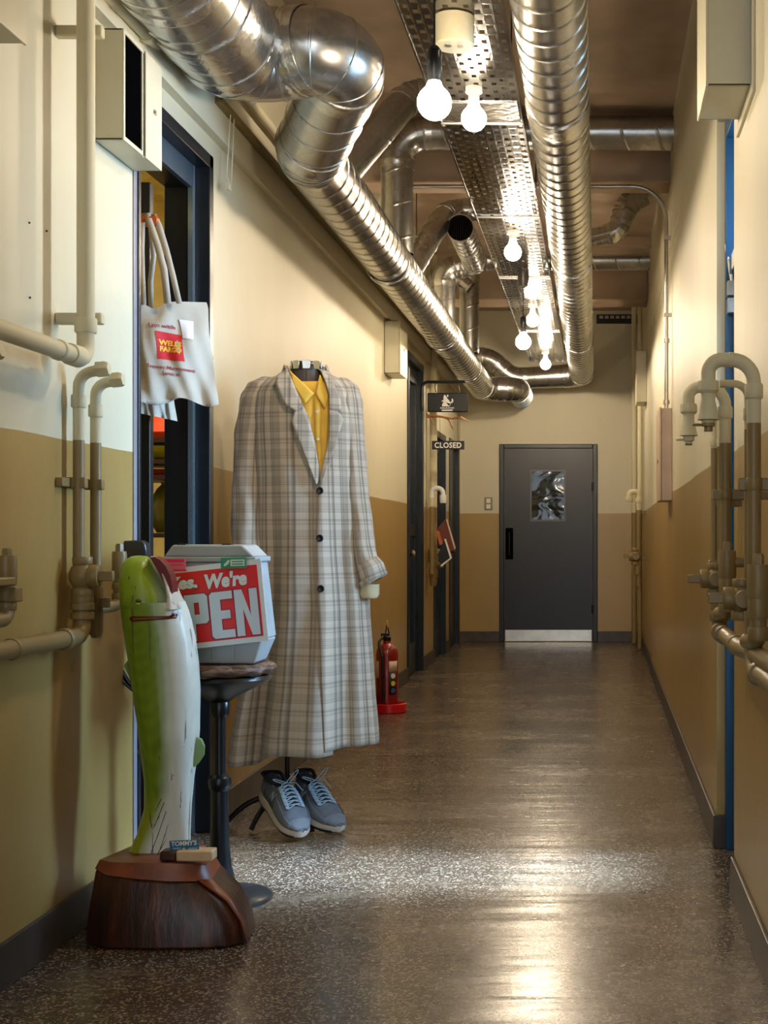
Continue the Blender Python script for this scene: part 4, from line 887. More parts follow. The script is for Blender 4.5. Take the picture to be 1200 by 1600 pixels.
fin([(193, 1040), (207, 1020), (210, 1026), (215, 1084), (205, 1068)], (.16, .25, .03), YH - .03); fin([(213, 1174), (230, 1156), (232, 1160), (236, 1215), (222, 1192)], (.2, .3, .05), YH - .03)
fin([(303, 1150), (314, 1155), (319, 1166), (318, 1180), (310, 1192), (302, 1200)], (.25, .42, .18), YH - .01)
for k in range(5): 
    a_, b_ = W(195 + k * 3.2, 1041 - k * 4.2, YH - .032), W(206 + k * 1.2, 1066 - k * 1.5, YH - .032); MB().tube([a_, b_], .0012, 6).build('fin_ray', mat('fin_ray_green', '#7f9a2a', .5), fw)
for x0, y0, x1, y1 in ((251, 1256, 197, 1345), (270, 1300, 240, 1352), (280, 1286, 271, 1345), (290, 1240, 289, 1335), (262, 1242, 205, 1352), (266, 1248, 218, 1353), (268, 1262, 233, 1352), (271, 1280, 247, 1350), (275, 1284, 262, 1348), (285, 1290, 281, 1340), (257, 1270, 222, 1330)):
    q = MB(); q.tube([fsurf(x0 + (x1 - x0) * f, y0 + (y1 - y0) * f, 0) + Vector((0, .05 * min(1, max(0, (y0 + (y1 - y0) * f - 1150) / 150)) + .0002, 0)) for f in [i / 8 for i in range(9)]], .0011, 6); q.build('carved_line', mat('carved_groove', '#3b3226', .7), fw)
# stump base
wd = NT('stump_wood'); pp = wd.n('ShaderNodeTexCoord').outputs['Object']; nn_ = wd.noise(wd.scalev(pp, (9, 9, 1.6)), 3, 6, .6, .4)
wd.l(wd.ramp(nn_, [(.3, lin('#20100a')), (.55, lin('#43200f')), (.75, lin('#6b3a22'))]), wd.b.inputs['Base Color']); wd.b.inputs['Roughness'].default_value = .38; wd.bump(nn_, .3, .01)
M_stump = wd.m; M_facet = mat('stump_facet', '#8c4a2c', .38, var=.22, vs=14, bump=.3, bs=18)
yf = 3.585
def bp(px, py, Y): return W(px, py, Y)
sb = thing('stump_base', 'dark carved wooden stump that the green fish stands on', 'base', (W(260, 0, 3.7).x, 3.72, 0))
bot = [(-1.378, 3.62), (-1.32, 3.582), (-1.20, 3.57), (-1.08, 3.572), (-.985, 3.59), (-.945, 3.63), (-.955, 3.78), (-1.03, 3.88), (-1.2, 3.92), (-1.32, 3.86), (-1.36, 3.74)]
mid = [(x * .94 - .07, (y_ - 3.73) * .88 + 3.73) for x, y_ in bot]
def ringz(pts, zs): return [Vector((x, y_, z)) for (x, y_), z in zip(pts, zs)]
cxb = -1.15
def sc(pts, f, fy, dx=0): return [((x - cxb) * f + cxb + dx, (y_ - 3.74) * fy + 3.74) for x, y_ in pts]
rings = [ringz(bot, [0] * 11), ringz(sc(bot, .965, .98, -.005), [.06] * 11), ringz(sc(bot, .88, .91, -.018), [.12, .12, .12, .12, .12, .11, .12, .12, .12, .12, .12]),
         ringz(sc(bot, .72, .80, -.045), [.20, .19, .182, .175, .172, .165, .18, .19, .2, .2, .2])]
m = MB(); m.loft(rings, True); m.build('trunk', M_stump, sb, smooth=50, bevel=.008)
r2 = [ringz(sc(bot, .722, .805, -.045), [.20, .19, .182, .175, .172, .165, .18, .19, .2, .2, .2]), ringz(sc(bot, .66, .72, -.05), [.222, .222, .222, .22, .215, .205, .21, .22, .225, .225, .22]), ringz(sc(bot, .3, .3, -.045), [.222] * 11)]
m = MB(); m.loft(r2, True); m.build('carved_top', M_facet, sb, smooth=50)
m = MB(); e = .003
def off(v, d=.004): return v + Vector((d * .8, -d, d))
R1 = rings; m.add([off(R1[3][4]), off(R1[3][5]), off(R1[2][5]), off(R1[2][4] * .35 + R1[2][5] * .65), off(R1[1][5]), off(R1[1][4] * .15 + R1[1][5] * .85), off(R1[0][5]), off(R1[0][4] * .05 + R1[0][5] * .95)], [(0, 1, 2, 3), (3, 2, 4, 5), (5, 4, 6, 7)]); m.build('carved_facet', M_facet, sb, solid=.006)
# holder and card
YC = 3.63; ch_ = thing('card_holder', 'small two-tone wooden block on the stump holding a blue card', 'holder', W(290, 1352, YC)); M_lw = mat('light_maple', '#e0bd92', .4, var=.08, vs=30)
a0, a1, a2 = W(249, 1354, YC), W(275, 1354, YC), W(331.5, 1352, YC); zt_ = W(0, 1331, YC).z; zb_ = .2225
m = MB(); m.box(a0.x, a1.x, YC, YC + .05, zb_, zt_); m.build('dark_end', M_stump, ch_, bevel=.005)
m = MB(); m.box(a1.x, a2.x, YC - .002, YC + .05, zb_, zt_ + .002); m.build('light_end', M_lw, ch_, bevel=.004)
ca = thing('name_card', 'blue card reading TOMMY\'S standing in the wooden block', 'card', W(288, 1333, YC + .02)); YD = YC + .022; M_cb = mat('card_blue', '#1f6e94', .45, var=0)
pl = MB(); pl.poly([W(266, 1334, YD), W(311, 1331, YD), W(310.5, 1311.5, YD), W(264.5, 1314, YD)], (0, .0015, 0)); cc = pl.build('card', M_cb, ca, smooth=0)
text_part("TOMMY'S", W(267.5, 1322.5, YD - .001), Vector((1, 0, .06)), Z3, .070, .0135, M_white, cc, bold=.03)
text_part('&', W(284.5, 1332, YD - .001), X3, Z3, .012, .013, M_white, cc, bold=.03)
for x0, x1 in ((270, 282), (294, 308)):
    for k in range(2): flatpoly(cc, [(x0, 1330.5 - k * 3.4), (x1, 1329.6 - k * 3.4), (x1, 1327.6 - k * 3.4), (x0, 1328.5 - k * 3.4)], YD - .0015, mat('pale_blue_print', '#8fc0d6', .5, var=0), 'print_line', .0008)

# ================================================================== BLACK CASE AND STRAP BEHIND THE FISH
bk = thing('leather_case', 'black leather case with long looped strap hanging behind the green fish', 'bag', W(200, 880, 4.1)); YB = 4.12; M_bl = mat('black_leather', '#1d2026', .35, bump=.15, coat=.3)
m = MB(); m.poly([W(190, 930, YB), W(226, 930, YB), W(228, 860, YB), W(226, 848, YB), W(218, 844, YB), W(190, 845, YB), W(186, 850, YB)], (0, .05, 0)); m.build('flap', M_bl, bk, bevel=.006)
for dx in (0, 7): pipe(bk, [W(190 + dx, 925, YB), W(185 + dx, 960, YB), W(179 + dx, 1005, YB), W(182 + dx, 1045, YB), W(196 + dx, 1068, YB), W(212 + dx, 1082, YB)], .006, .06, M_bl, 'strap', 10)

# ================================================================== TOTE BAGS
M_can = mat('cotton_canvas', '#c4bcae', .85, var=.05, vs=8, bump=.25, bs=120, bd=.001)
peg = thing('coat_peg', 'orange-brown turned wooden peg on the open door leaf holding the tote bags', 'hook', W(230, 350, 4.55)); M_peg = mat('amber_wood', '#b8561c', .3)
for px in (225, 240):
    m = MB(); m.lathe([(.008, 0), (.009, .03), (.018, .05), (.020, .06), (.014, .072)], Vector((wx(px, 4.52), 4.58, wz(345, 4.52))), (0, -1, 0), 18); m.build('knob', M_peg, peg)
m = MB(); m.box(-1.60, -1.524, 4.570, 4.579, wz(352, 4.55), wz(338, 4.55)); m.build('back_plate', M_peg, peg, bevel=.002)
YB0 = 4.44
def tote_y(u): return YB0 + .10 * u
def tote(name, label, outline_l, outline_r, y0, y1, yoff, ncol=26, nrow=30, amp=.008, seed=1.0, botf=None):
    o = thing(name, label, 'bag', W(280, y1, YB0 + yoff)); vs = []; uv = []
    for side in (0, 1):
        for i in range(nrow + 1):
            f = i / nrow
            for j in range(ncol + 1):
                u = j / ncol; l = interp(outline_l, f)[0]; r = interp(outline_r, f)[0]; px = l + (r - l) * u
                yb = y1 + (botf(u) if botf else 0); ytop = y0 + (10 * math.exp(-((u - .22) / .14) ** 2) if seed == 1.0 else 0) + 2
                py = ytop + (yb - ytop) * f; Y = tote_y(u) + yoff
                wr_ = amp * f * (math.sin(u * 13 + f * 4 * seed) + .6 * math.sin(u * 27 - f * 9 + seed)) + amp * .6 * math.sin(f * 11 + u * 8 * seed)
                bulge = .022 * math.sin(math.pi * u) ** .6 * (.15 + .85 * math.sin(math.pi * min(1, f * .9 + .02)))
                vs.append(W(px, py, Y) + Vector((0, (-bulge if side == 0 else bulge) + wr_, 0)))
    m = MB(); n = ncol + 1; B = (nrow + 1) * n; fs = []
    for s_ in (0, 1):
        for i in range(nrow):
            for j in range(ncol): q = s_ * B + i * n + j; fs.append((q, q + 1, q + n + 1, q + n))
    for i in range(nrow):
        fs.append((i * n, (i + 1) * n, B + (i + 1) * n, B + i * n)); fs.append((i * n + ncol, (i + 1) * n + ncol, B + (i + 1) * n + ncol, B + i * n + ncol))
    for j in range(ncol): fs.append((nrow * n + j, nrow * n + j + 1, B + nrow * n + j + 1, B + nrow * n + j))
    m.add(vs, fs); m.build('body', M_can, o, smooth=80); return o
L_ = [(0, 218), (1, 219)]; R_ = [(0, 322), (.05, 325), (.3, 327), (.6, 333), (1, 343)]
def bf(u): return 6 * math.sin(u * 9) - 4 * (1 - u)
tb = tote('tote_bag', 'white cotton tote bag with a red square bank logo hanging in the shop doorway', L_, R_, 470, 630, 0, botf=bf)
tb2 = tote('tote_bag', 'second plain tote bag showing its hem below the printed one', [(0, 218), (1, 220)], [(0, 262), (.8, 272), (1, 276)], 480, 652, .07, amp=.010, seed=1.7, botf=lambda u: 12 * u - 6)
def band(o, pts, wd_, Y0, Y1, nm='strap'):
    q = MB(); n = len(pts); vs = []
    for i, (a_, b_) in enumerate(pts):
        Y = Y0 + (Y1 - Y0) * i / (n - 1); vs += [W(a_ - wd_ / 2, b_, Y), W(a_ + wd_ / 2, b_, Y)]
    q.add(vs, [(2 * i, 2 * i + 1, 2 * i + 3, 2 * i + 2) for i in range(n - 1)]); return q.build(nm, M_can, o, solid=.003)
band(tb, [(226, 334), (222, 350), (221, 390), (222, 430), (224, 476)], 9, 4.53, 4.435); band(tb, [(229, 333), (233, 345), (245, 380), (256, 420), (262, 474)], 11, 4.525, 4.43)
band(tb, [(240, 335), (248, 350), (260, 390), (270, 430), (280, 474)], 9, 4.53, 4.45); band(tb2, [(232, 336), (236, 360), (240, 400), (235, 440), (236, 484)], 8, 4.54, 4.52)
def tsurf(px, py, off=.004):
    u = (px - 218) / 110; f = (py - 472) / 158
    l = 218; r = interp(R_, f)[0]; u = (px - l) / (r - l)
    wr_ = .008 * f * (math.sin(u * 13 + f * 4) + .6 * math.sin(u * 27 - f * 9 + 1)) + .0048 * math.sin(f * 11 + u * 8)
    b_ = .022 * max(0, math.sin(math.pi * u)) ** .6 * (.15 + .85 * math.sin(math.pi * min(1, f * .9 + .02)))
    return W(px, py, tote_y(u)) + Vector((0, -b_ + wr_ - off, 0))
def patch(o, c4, m_, nm, off, n=10):
    q = MB(); vs = []
    for i in range(n + 1):
        for j in range(n + 1):
            a_, b_ = i / n, j / n; x = (1 - a_) * ((1 - b_) * c4[0][0] + b_ * c4[1][0]) + a_ * ((1 - b_) * c4[3][0] + b_ * c4[2][0]); y_ = (1 - a_) * ((1 - b_) * c4[0][1] + b_ * c4[1][1]) + a_ * ((1 - b_) * c4[3][1] + b_ * c4[2][1]); vs.append(tsurf(x, y_, off))
    q.add(vs, [(i * (n + 1) + j, i * (n + 1) + j + 1, (i + 1) * (n + 1) + j + 1, (i + 1) * (n + 1) + j) for i in range(n) for j in range(n)]); return q.build(nm, m_, o)
lg = patch(tb, [(247, 518), (286, 525), (293, 567), (249.5, 561.5)], mat('logo_red', '#d1202c', .7, var=0), 'logo_square', .002)
patch(tb, [(282, 500), (304, 503), (306, 532), (289, 530)], mat('white_label', '#efeaf2', .6, var=0), 'paper_label', .0045)
def tote_text(txt, px, py, wpx, hpx, slope, m_, par, bold=.02, off=.0035):
    c = bpy.data.curves.new('t', 'FONT'); c.body = txt; c.size = 1; c.offset = bold; c.resolution_u = 3; ob = bpy.data.objects.new('t', c); me = bpy.data.meshes.new_from_object(ob)
    xs_ = [v.co.x for v in me.vertices]; ys_ = [v.co.y for v in me.vertices]; x0, x1, y0, y1 = min(xs_), max(xs_), min(ys_), max(ys_); q = MB()
    q.add([tsurf(px + (v.co.x - x0) / (x1 - x0) * wpx, py + slope * (v.co.x - x0) / (x1 - x0) * wpx - (v.co.y - y0) / (y1 - y0) * hpx, off) for v in me.vertices], [tuple(p.vertices) for p in me.polygons])
    bpy.data.objects.remove(ob); q.build('lettering', m_, par, smooth=0)
M_gold = mat('logo_gold', '#f4b82e', .6, var=0); M_mar = mat('maroon_print', '#a0303c', .7, var=0)
tote_text('WELLS', 251, 539.5, 36, 8.5, .15, M_gold, lg, .05); tote_text('FARGO', 253, 550, 35, 8.5, .12, M_gold, lg, .05)
tote_text('I am with', 234, 510.5, 42, 6, .13, M_mar, tb); tote_text('Treasury Management', 232, 576, 75, 7, .12, M_mar, tb); tote_text('Services', 257, 587, 28, 6, .1, M_mar, tb)

# ================================================================== DRESS FORM WITH LONG COAT
YM = 5.12; SM = F / YM
def mx_(px): return (px - VX) / SM
def mz_(py): return H - (py - VY) / SM
ft_ = NT('plaid_wool'); uvn = ft_.n('ShaderNodeUVMap').outputs[0]; sx = ft_.n('ShaderNodeSeparateXYZ', {0: uvn})
def stripes(coord, per, ph):
    f = ft_.math('FRACT', ft_.math('ADD', ft_.math('DIVIDE', coord, per), ph))
    return ft_.ramp(f, [(0, (.30,) * 3), (.04, (.90,) * 3), (.24, (1,) * 3), (.29, (.42,) * 3), (.33, (.80,) * 3), (.38, (.50,) * 3), (.42, (.74,) * 3), (.60, (.66,) * 3), (.65, (1,) * 3), (.80, (.92,) * 3), (.845, (.40,) * 3), (.89, (.95,) * 3), (1, (.30,) * 3)])
su_ = stripes(sx.outputs[0], .115, .1); sv_ = stripes(sx.outputs[1], .10, .35)
fine = ft_.math('SINE', ft_.math('MULTIPLY', sx.outputs[1], 2 * math.pi / .0075)); fineu = ft_.math('SINE', ft_.math('MULTIPLY', sx.outputs[0], 2 * math.pi / .0075))
wv_ = ft_.math('ADD', ft_.math('MULTIPLY', fine, .055), ft_.math('ADD', ft_.math('MULTIPLY', fineu, .03), .93))
c0 = ft_.mix(su_, lin('#3c2b1e'), lin('#d3c6b4')); c0 = ft_.mix(sv_, ft_.mix(.6, c0, lin('#45301f')), c0); c0 = ft_.mix(1.0, c0, wv_, 'MULTIPLY')
ft_.l(c0, ft_.b.inputs['Base Color']); ft_.b.inputs['Roughness'].default_value = .9; ft_.b.inputs['Sheen Weight'].default_value = .2
ft_.bump(ft_.noise(uvn, 55, 3), .25, .003); M_plaid = ft_.m
tors = [(585, 440, 515, .07), (597, 415, 540, .095), (612, 400, 553, .115), (650, 398, 560, .135), (750, 402, 562, .145), (850, 402, 566, .15), (950, 398, 576, .16), (1050, 386, 583, .175), (1150, 370, 590, .19), (1190, 365, 592, .195)]
ct_ = thing('dress_form', 'headless dress form on a black stand wearing the long plaid coat', 'mannequin', (mx_(478), YM, 0))
coat = thing('plaid_coat', 'long grey-brown plaid overcoat with black buttons on the dress form', 'coat', (mx_(478), YM, mz_(1180)))
def tab(py): a, b, d = interp(tors, py); return mx_((a + b) / 2), (b - a) / 2 / SM, d
def torso_pt(th, py, off=0):
    cx, hw, d = tab(py); k = max(0, (py - 700) / 480)
    fold = k * (.075 * math.sin(th * 5 + 1.1) + .03 * math.sin(th * 11 + .4 + py * .004)) + .006 * math.sin(th * 7 + py * .03) * min(1, max(0, (py - 640) / 60))
    s_, c_ = math.sin(th), math.cos(th); q_ = .8
    ex_ = math.copysign(abs(s_) ** q_, s_) * (hw + off) * (1 + fold * .5); ey = math.copysign(abs(c_) ** q_, c_) * (d + off + fold * .75)
    return Vector((cx + ex_, YM - ey, mz_(py)))
def front_pt(px, py, off=0):   # point on the coat front at pixel column px
    lo, hi = -1.5, 1.5
    for _ in range(24):
        md = (lo + hi) / 2; p = torso_pt(md, py)
        q = VX + p.x * F / p.y
        if q < px: lo = md
        else: hi = md
    p = torso_pt((lo + hi) / 2, py); return p + Vector((0, -off, 0))
def th_at(px, py):
    lo, hi = -1.5, 1.5
    for _ in range(24):
        md = (lo + hi) / 2; p = torso_pt(md, py)
        if VX + p.x * F / p.y < px: lo = md
        else: hi = md
    return (lo + hi) / 2
edgeR = [(585, 503), (600, 509), (615, 514), (690, 514), (725, 506), (752, 498), (770, 496), (850, 494), (950, 496), (1050, 501), (1120, 504), (1190, 507)]
edgeL = [(585, 450), (600, 457), (632, 470), (665, 485), (705, 494), (735, 499), (755, 500), (770, 510), (1190, 520)]
def sheet(side, hem, nm):
    rows_ = 60; nn2 = 56; vs = []; uv = []
    for i in range(rows_ + 1):
        f = i / rows_
        for j in range(nn2 + 1):
            g_ = j / nn2; py = 586 + (1180 - 586) * f
            if side > 0: t0 = th_at(interp(edgeR, py)[0], min(py, 1180)); t1 = math.pi
            else: t0 = th_at(interp(edgeL, py)[0], min(py, 1180)); t1 = -math.pi
            th = t0 + (t1 - t0) * g_; hy = hem(th); py2 = 586 + (hy - 586) * f
            of = (.008 if side > 0 else 0) * max(0, 1 - g_ * 2.5) * (1 if py2 > 735 else .3)
            vs.append(torso_pt(th, py2, of)); uv.append((th * .19, vs[-1].z))
    m = MB(); n = nn2 + 1; m.add(vs, [(i * n + j, i * n + j + 1, (i + 1) * n + j + 1, (i + 1) * n + j) for i in range(rows_) for j in range(nn2)], uv); return m.build(nm, M_plaid, coat, smooth=80, solid=.004)
sheet(1, lambda t: 1163 - 6 * math.sin(min(t, 1.5)) + 18 * max(0, t - 1.6), 'left_front'); sheet(-1, lambda t: 1168 + 20 * (1 if -1.35 < t < -.25 else 0) * min(1, (-.25 - t) * 3), 'right_front')
# shoulders / back yoke
m = MB(); rings = []; uv = []
for k in range(9):
    f = k / 8; py = 588 - 6 * math.sin(f * math.pi / 2)
    cx, hw, d = tab(586); ring_ = []
    for j in range(40):
        th = 2 * math.pi * j / 40; p = torso_pt(th, 588); ctr = Vector((mx_(478), YM + .02, 0)); q = p.lerp(Vector((ctr.x, ctr.y, p.z)), f * .35); q.z = mz_(588) + .022 * math.sin(f * math.pi / 2); ring_.append(q); uv.append((th * .19, q.z + f * .05))
    rings.append(ring_)
vs = [p for r in rings for p in r]; fs = []
for i in range(8):
    for j in range(40):
        k = (j + 1) % 40; th = 2 * math.pi * (j + .5) / 40
        if th < .75 or th > 2 * math.pi - .75: continue
        fs.append((i * 40 + j, i * 40 + k, (i + 1) * 40 + k, (i + 1) * 40 + j))
m.add(vs, fs, uv); m.build('yoke', M_plaid, coat, solid=.004, smooth=80)
def strip_mesh(A, B, nm, m_, off0, off1, par, nseg=14, uvs=.19, thick=.004):
    "ruled panel lying on the coat front between two pixel polylines"
    def samp(L, t):
        d = [0]
        for a_, b_ in zip(L, L[1:]): d.append(d[-1] + math.hypot(b_[0] - a_[0], b_[1] - a_[1]))
        t *= d[-1]
        for k in range(len(L) - 1):
            if t <= d[k + 1] + 1e-9:
                f = (t - d[k]) / max(1e-9, d[k + 1] - d[k]); return (L[k][0] + (L[k + 1][0] - L[k][0]) * f, L[k][1] + (L[k + 1][1] - L[k][1]) * f)
        return L[-1]
    vs = []; uv = []; nw = 6
    for i in range(nseg + 1):
        a_, b_ = samp(A, i / nseg), samp(B, i / nseg)
        for j in range(nw + 1):
            f = j / nw; px, py = a_[0] + (b_[0] - a_[0]) * f, a_[1] + (b_[1] - a_[1]) * f
            p = front_pt(px, max(588, py), off0 + (off1 - off0) * f); p.z = mz_(py); vs.append(p); uv.append((px / SM * 1.0 + .03, py / SM * -1 + .02))
    q = MB(); q.add(vs, [(i * (nw + 1) + j, i * (nw + 1) + j + 1, (i + 1) * (nw + 1) + j + 1, (i + 1) * (nw + 1) + j) for i in range(nseg) for j in range(nw)], uv); return q.build(nm, m_, par, smooth=70, solid=thick)
strip_mesh([(450, 579), (458, 600), (471, 632), (476, 642)], [(437, 590), (432, 604), (447, 639), (465, 648)], 'collar', M_plaid, .016, .024, coat)
strip_mesh([(474, 640), (485, 665), (495, 705), (500, 735), (498, 757)], [(464, 648), (457.5, 662.5), (470, 697), (484, 730), (496, 760)], 'lapel', M_plaid, .016, .024, coat)
strip_mesh([(503, 584), (510, 603), (515, 620), (516, 646)], [(514, 590), (524, 608), (533, 628), (535, 646)], 'collar', M_plaid, .016, .020, coat)
strip_mesh([(516, 646), (515, 690), (507, 725), (500, 757)], [(528, 647), (539, 657), (526, 700), (505, 760)], 'lapel', M_plaid, .016, .024, coat)
# back of the collar round the neck
m = MB(); vs = []; uv = []
for i in range(17):
    t = math.radians(-105 + 210 * i / 16); c = Vector((mx_(477), YM + .01, 0)); rx, ry = .075, .07
    for k, (rr_, zz) in enumerate(((0, .0), (.006, .03), (.016, .0), (.024, -.018))):
        vs.append(Vector((c.x + (rx + rr_) * math.sin(t), c.y + (ry + rr_) * math.cos(t), mz_(586) + zz + .008))); uv.append((t * .1, k * .02))
m.add(vs, [(i * 4 + j, i * 4 + j + 1, i * 4 + j + 5, i * 4 + j + 4) for i in range(16) for j in range(3)], uv); m.build('collar_stand', M_plaid, coat, smooth=80, solid=.004)
# sleeves
def sleeve(path, nm, cuff=None):
    rings = []; uv = []; n = 24; vl = 0
    for i, (px, py, Y, rx, ry) in enumerate(path):
        c = W(px, py, Y); ring_ = []
        for j in range(n):
            t = 2 * math.pi * j / n; w_ = 1 + .05 * math.sin(t * 4 + i * .7) + .03 * math.sin(t * 7 - i)
            ring_.append(c + Vector((rx * math.cos(t) * w_, ry * math.sin(t) * w_, 0))); uv.append((t * .06, c.z))
        rings.append(ring_)
    m = MB(); m.loft(rings, False, True, uv); return m.build(nm, M_plaid, coat, smooth=80, solid=.004)
def dens(path, k=6):
    out = []
    for a_, b_ in zip(path, path[1:]): out += [tuple(a_[i] + (b_[i] - a_[i]) * j / k for i in range(5)) for j in range(k)]
    return out + [path[-1]]
sleeve(dens([(418, 590, YM, .02, .03), (408, 600, YM, .045, .06), (400, 625, YM, .058, .08), (393, 680, YM - .01, .058, .078), (389, 760, YM - .04, .058, .072), (388, 840, YM - .07, .058, .068), (392, 905, YM - .10, .055, .062), (397, 930, YM - .11, .053, .06)]), 'right_sleeve')
sleeve(dens([(535, 592, YM, .02, .03), (543, 604, YM, .04, .055), (549, 630, YM, .040, .075), (554, 700, YM - .01, .038, .07), (560, 780, YM - .03, .040, .065), (568, 850, YM - .05, .040, .06), (576, 890, YM - .06, .040, .056)]), 'left_sleeve')
m = MB(); rings = []; uv = []
for k, (px, py, rx) in enumerate(((573, 878, .038), (579, 888, .046), (584, 905, .050), (580, 910, .042), (576, 903, .036))):
    c = W(px, py, YM - .06); rings.append([c + Vector((rx * math.cos(2 * math.pi * j / 24), .058 * math.sin(2 * math.pi * j / 24), -.022 * math.cos(2 * math.pi * j / 24) * (-1 if k < 4 else -1))) for j in range(24)]); uv += [(j * .015, k * .03) for j in range(24)]
m.loft(rings, False, True, uv); m.build('turned_cuff', M_plaid, coat, smooth=80, solid=.004)
m = MB(); c = W(397, 932, YM - .11); m.obox(W(417, 920, YM - .13), (.012, 0, 0), (0, .05, 0), (.004, 0, .075)); m.build('cuff_tab', M_plaid, coat, bevel=.002)
m = MB(); m.lathe([(.038, .03), (.038, -.01), (.03, -.022), (.0, -.026)], W(577, 925, YM - .06), n=24, cap=False); m.build('arm_end', mat('form_cream', '#d9c9a0', .6), ct_)
for px, py in ((501, 769), (501, 841), (502.5, 917)):
    p = front_pt(px, py, .012); m = MB(); m.lathe([(.013, 0), (.0135, .004), (.011, .006), (.008, .004)], p, (0, -1, 0), 20); m.build('button', M_iron, coat)
# yellow shirt
M_shirt = mat('yellow_shirt_cotton', '#f0c04c', .8, var=.05, vs=20, bump=.2, bs=60)
sh_ = thing('yellow_shirt', 'yellow collared shirt worn under the plaid coat', 'shirt', (mx_(490), YM, mz_(760)))
def shpt(px, py, off=0): p = front_pt(px, max(590, py), -.012 + off); p.z = mz_(py); return p
vs = []; n = 12
for i in range(21):
    py = 600 + 165 * i / 20
    for j in range(n + 1):
        px = 452 + 66 * j / n; vs.append(shpt(px, py, .003 * math.sin(j * 1.3 + py * .05)))
m = MB(); m.add(vs, [(i * (n + 1) + j, i * (n + 1) + j + 1, (i + 1) * (n + 1) + j + 1, (i + 1) * (n + 1) + j) for i in range(20) for j in range(n)]); m.build('front', M_shirt, sh_, solid=.002)
m = MB(); vs = []
for i in range(13):
    py = 624 + 136 * i / 12; vs += [shpt(489.5 + i * .5, py, .006), shpt(500 + i * .25, py, .006)]
m.add(vs, [(2 * i, 2 * i + 1, 2 * i + 3, 2 * i + 2) for i in range(12)]); m.build('placket', M_shirt, sh_, solid=.002)
for py in (648, 690): m = MB(); m.lathe([(.005, 0), (.005, .002)], shpt(495.5 + (py - 640) * .03, py, .009), (0, -1, 0), 12); m.build('button', M_white, sh_)
def wing(c4, nm): 
    q = MB(); vs = []; n = 6
    for i in range(n + 1):
        for j in range(n + 1):
            a_, b_ = i / n, j / n; x = (1 - a_) * ((1 - b_) * c4[0][0] + b_ * c4[1][0]) + a_ * ((1 - b_) * c4[3][0] + b_ * c4[2][0]); y_ = (1 - a_) * ((1 - b_) * c4[0][1] + b_ * c4[1][1]) + a_ * ((1 - b_) * c4[3][1] + b_ * c4[2][1])
            vs.append(shpt(x, y_, .014))
    q.add(vs, [(i * (n + 1) + j, i * (n + 1) + j + 1, (i + 1) * (n + 1) + j + 1, (i + 1) * (n + 1) + j) for i in range(n) for j in range(n)]); return q.build(nm, M_shirt, sh_, solid=.002)
wing([(451, 581), (491, 620), (477, 637), (458, 606)], 'collar_wing'); wing([(500, 588), (492.5, 620), (508, 644), (514, 622)], 'collar_wing')
m = MB(); vs = []
for i in range(21):
    t = math.radians(-140 + 280 * i / 20); cx = mx_(478); rx, ry = .068, .064; fz_ = (1 - math.cos(t)) / 2
    for rr_, zz in ((.0, .002), (.006, .02)):
        vs.append(Vector((cx + (rx + rr_) * math.sin(t), YM + (ry + rr_) * math.cos(t), mz_(590) + zz + .008 * math.cos(t) - fz_ * .07)))
m.add(vs, [(2 * i, 2 * i + 1, 2 * i + 3, 2 * i + 2) for i in range(20)]); m.build('collar_band', M_shirt, sh_, solid=.003)
# neck and stand of the form
M_neck = mat('form_cloth_brown', '#5d5049', .55, var=.1)
nx_ = mx_(479.5)
m = MB(); m.lathe([(.066, -.135), (.060, -.07), (.054, -.03), (.052, .0)], (nx_, YM - .008, mz_(578)), n=32); m.build('neck', M_neck, ct_)
m = MB(); m.tube([(nx_ + .012, YM - .064, mz_(582)), (nx_ + .012, YM - .068, mz_(600)), (nx_ + .012, YM - .075, mz_(618))], .0012, 6); m.build('neck_seam', M_iron, ct_)
m = MB(); m.lathe([(.057, .0), (.058, .008), (.050, .028), (.04, .034), (.0, .036)], (nx_, YM - .008, mz_(580)), n=32, cap=False); m.build('neck_cap', mat('dark_metal', '#4b443d', .3, .8), ct_)
for k in range(9):
    t = 2 * math.pi * k / 9 + .2; c = Vector((nx_ + .056 * math.sin(t), YM - .008 - .056 * math.cos(t), mz_(575))); u = Vector((math.cos(t), math.sin(t), 0)); nvec = Vector((math.sin(t), -math.cos(t), 0))
    q = MB(); q.poly([c - u * .013 + Z3 * -.010, c + u * .013 + Z3 * -.010, c + u * .016 + Z3 * .016, c + u * .012 + Z3 * .022, c - u * .012 + Z3 * .022, c - u * .016 + Z3 * .016], nvec * .004); q.build('chrome_clip', M_chrome, ct_, bevel=.001)
m = MB(); m.lathe([(.05, 0), (.09, .1), (.10, .35), (.08, .45), (.05, .52)], (mx_(478), YM + .03, 1.10), n=24); m.build('torso', M_neck, ct_)
PX = mx_(447); m = MB(); m.tube([(PX, YM + .02, .10), (PX, YM + .02, 1.12)], .0095, 12); m.build('pole', M_iron, ct_)
m = MB(); m.lathe([(.02, 0), (.022, .03), (.012, .05)], (PX, YM + .02, .085), n=16); m.build('hub', M_iron, ct_)
for ang, L in ((188, .23), (232, .17), (-50, .20)):
    d = Vector((math.cos(math.radians(ang)), math.sin(math.radians(ang)), 0)); c = Vector((PX, YM + .02, .105)); pts = [c + d * (L * f) + Z3 * (-.095 * f ** 2.6 + .012 * math.sin(f * math.pi)) for f in [i / 10 for i in range(11)]]
    q = MB(); q.tube(pts, [.011] * 9 + [.010, .009], 12); q.build('leg', M_iron, ct_)
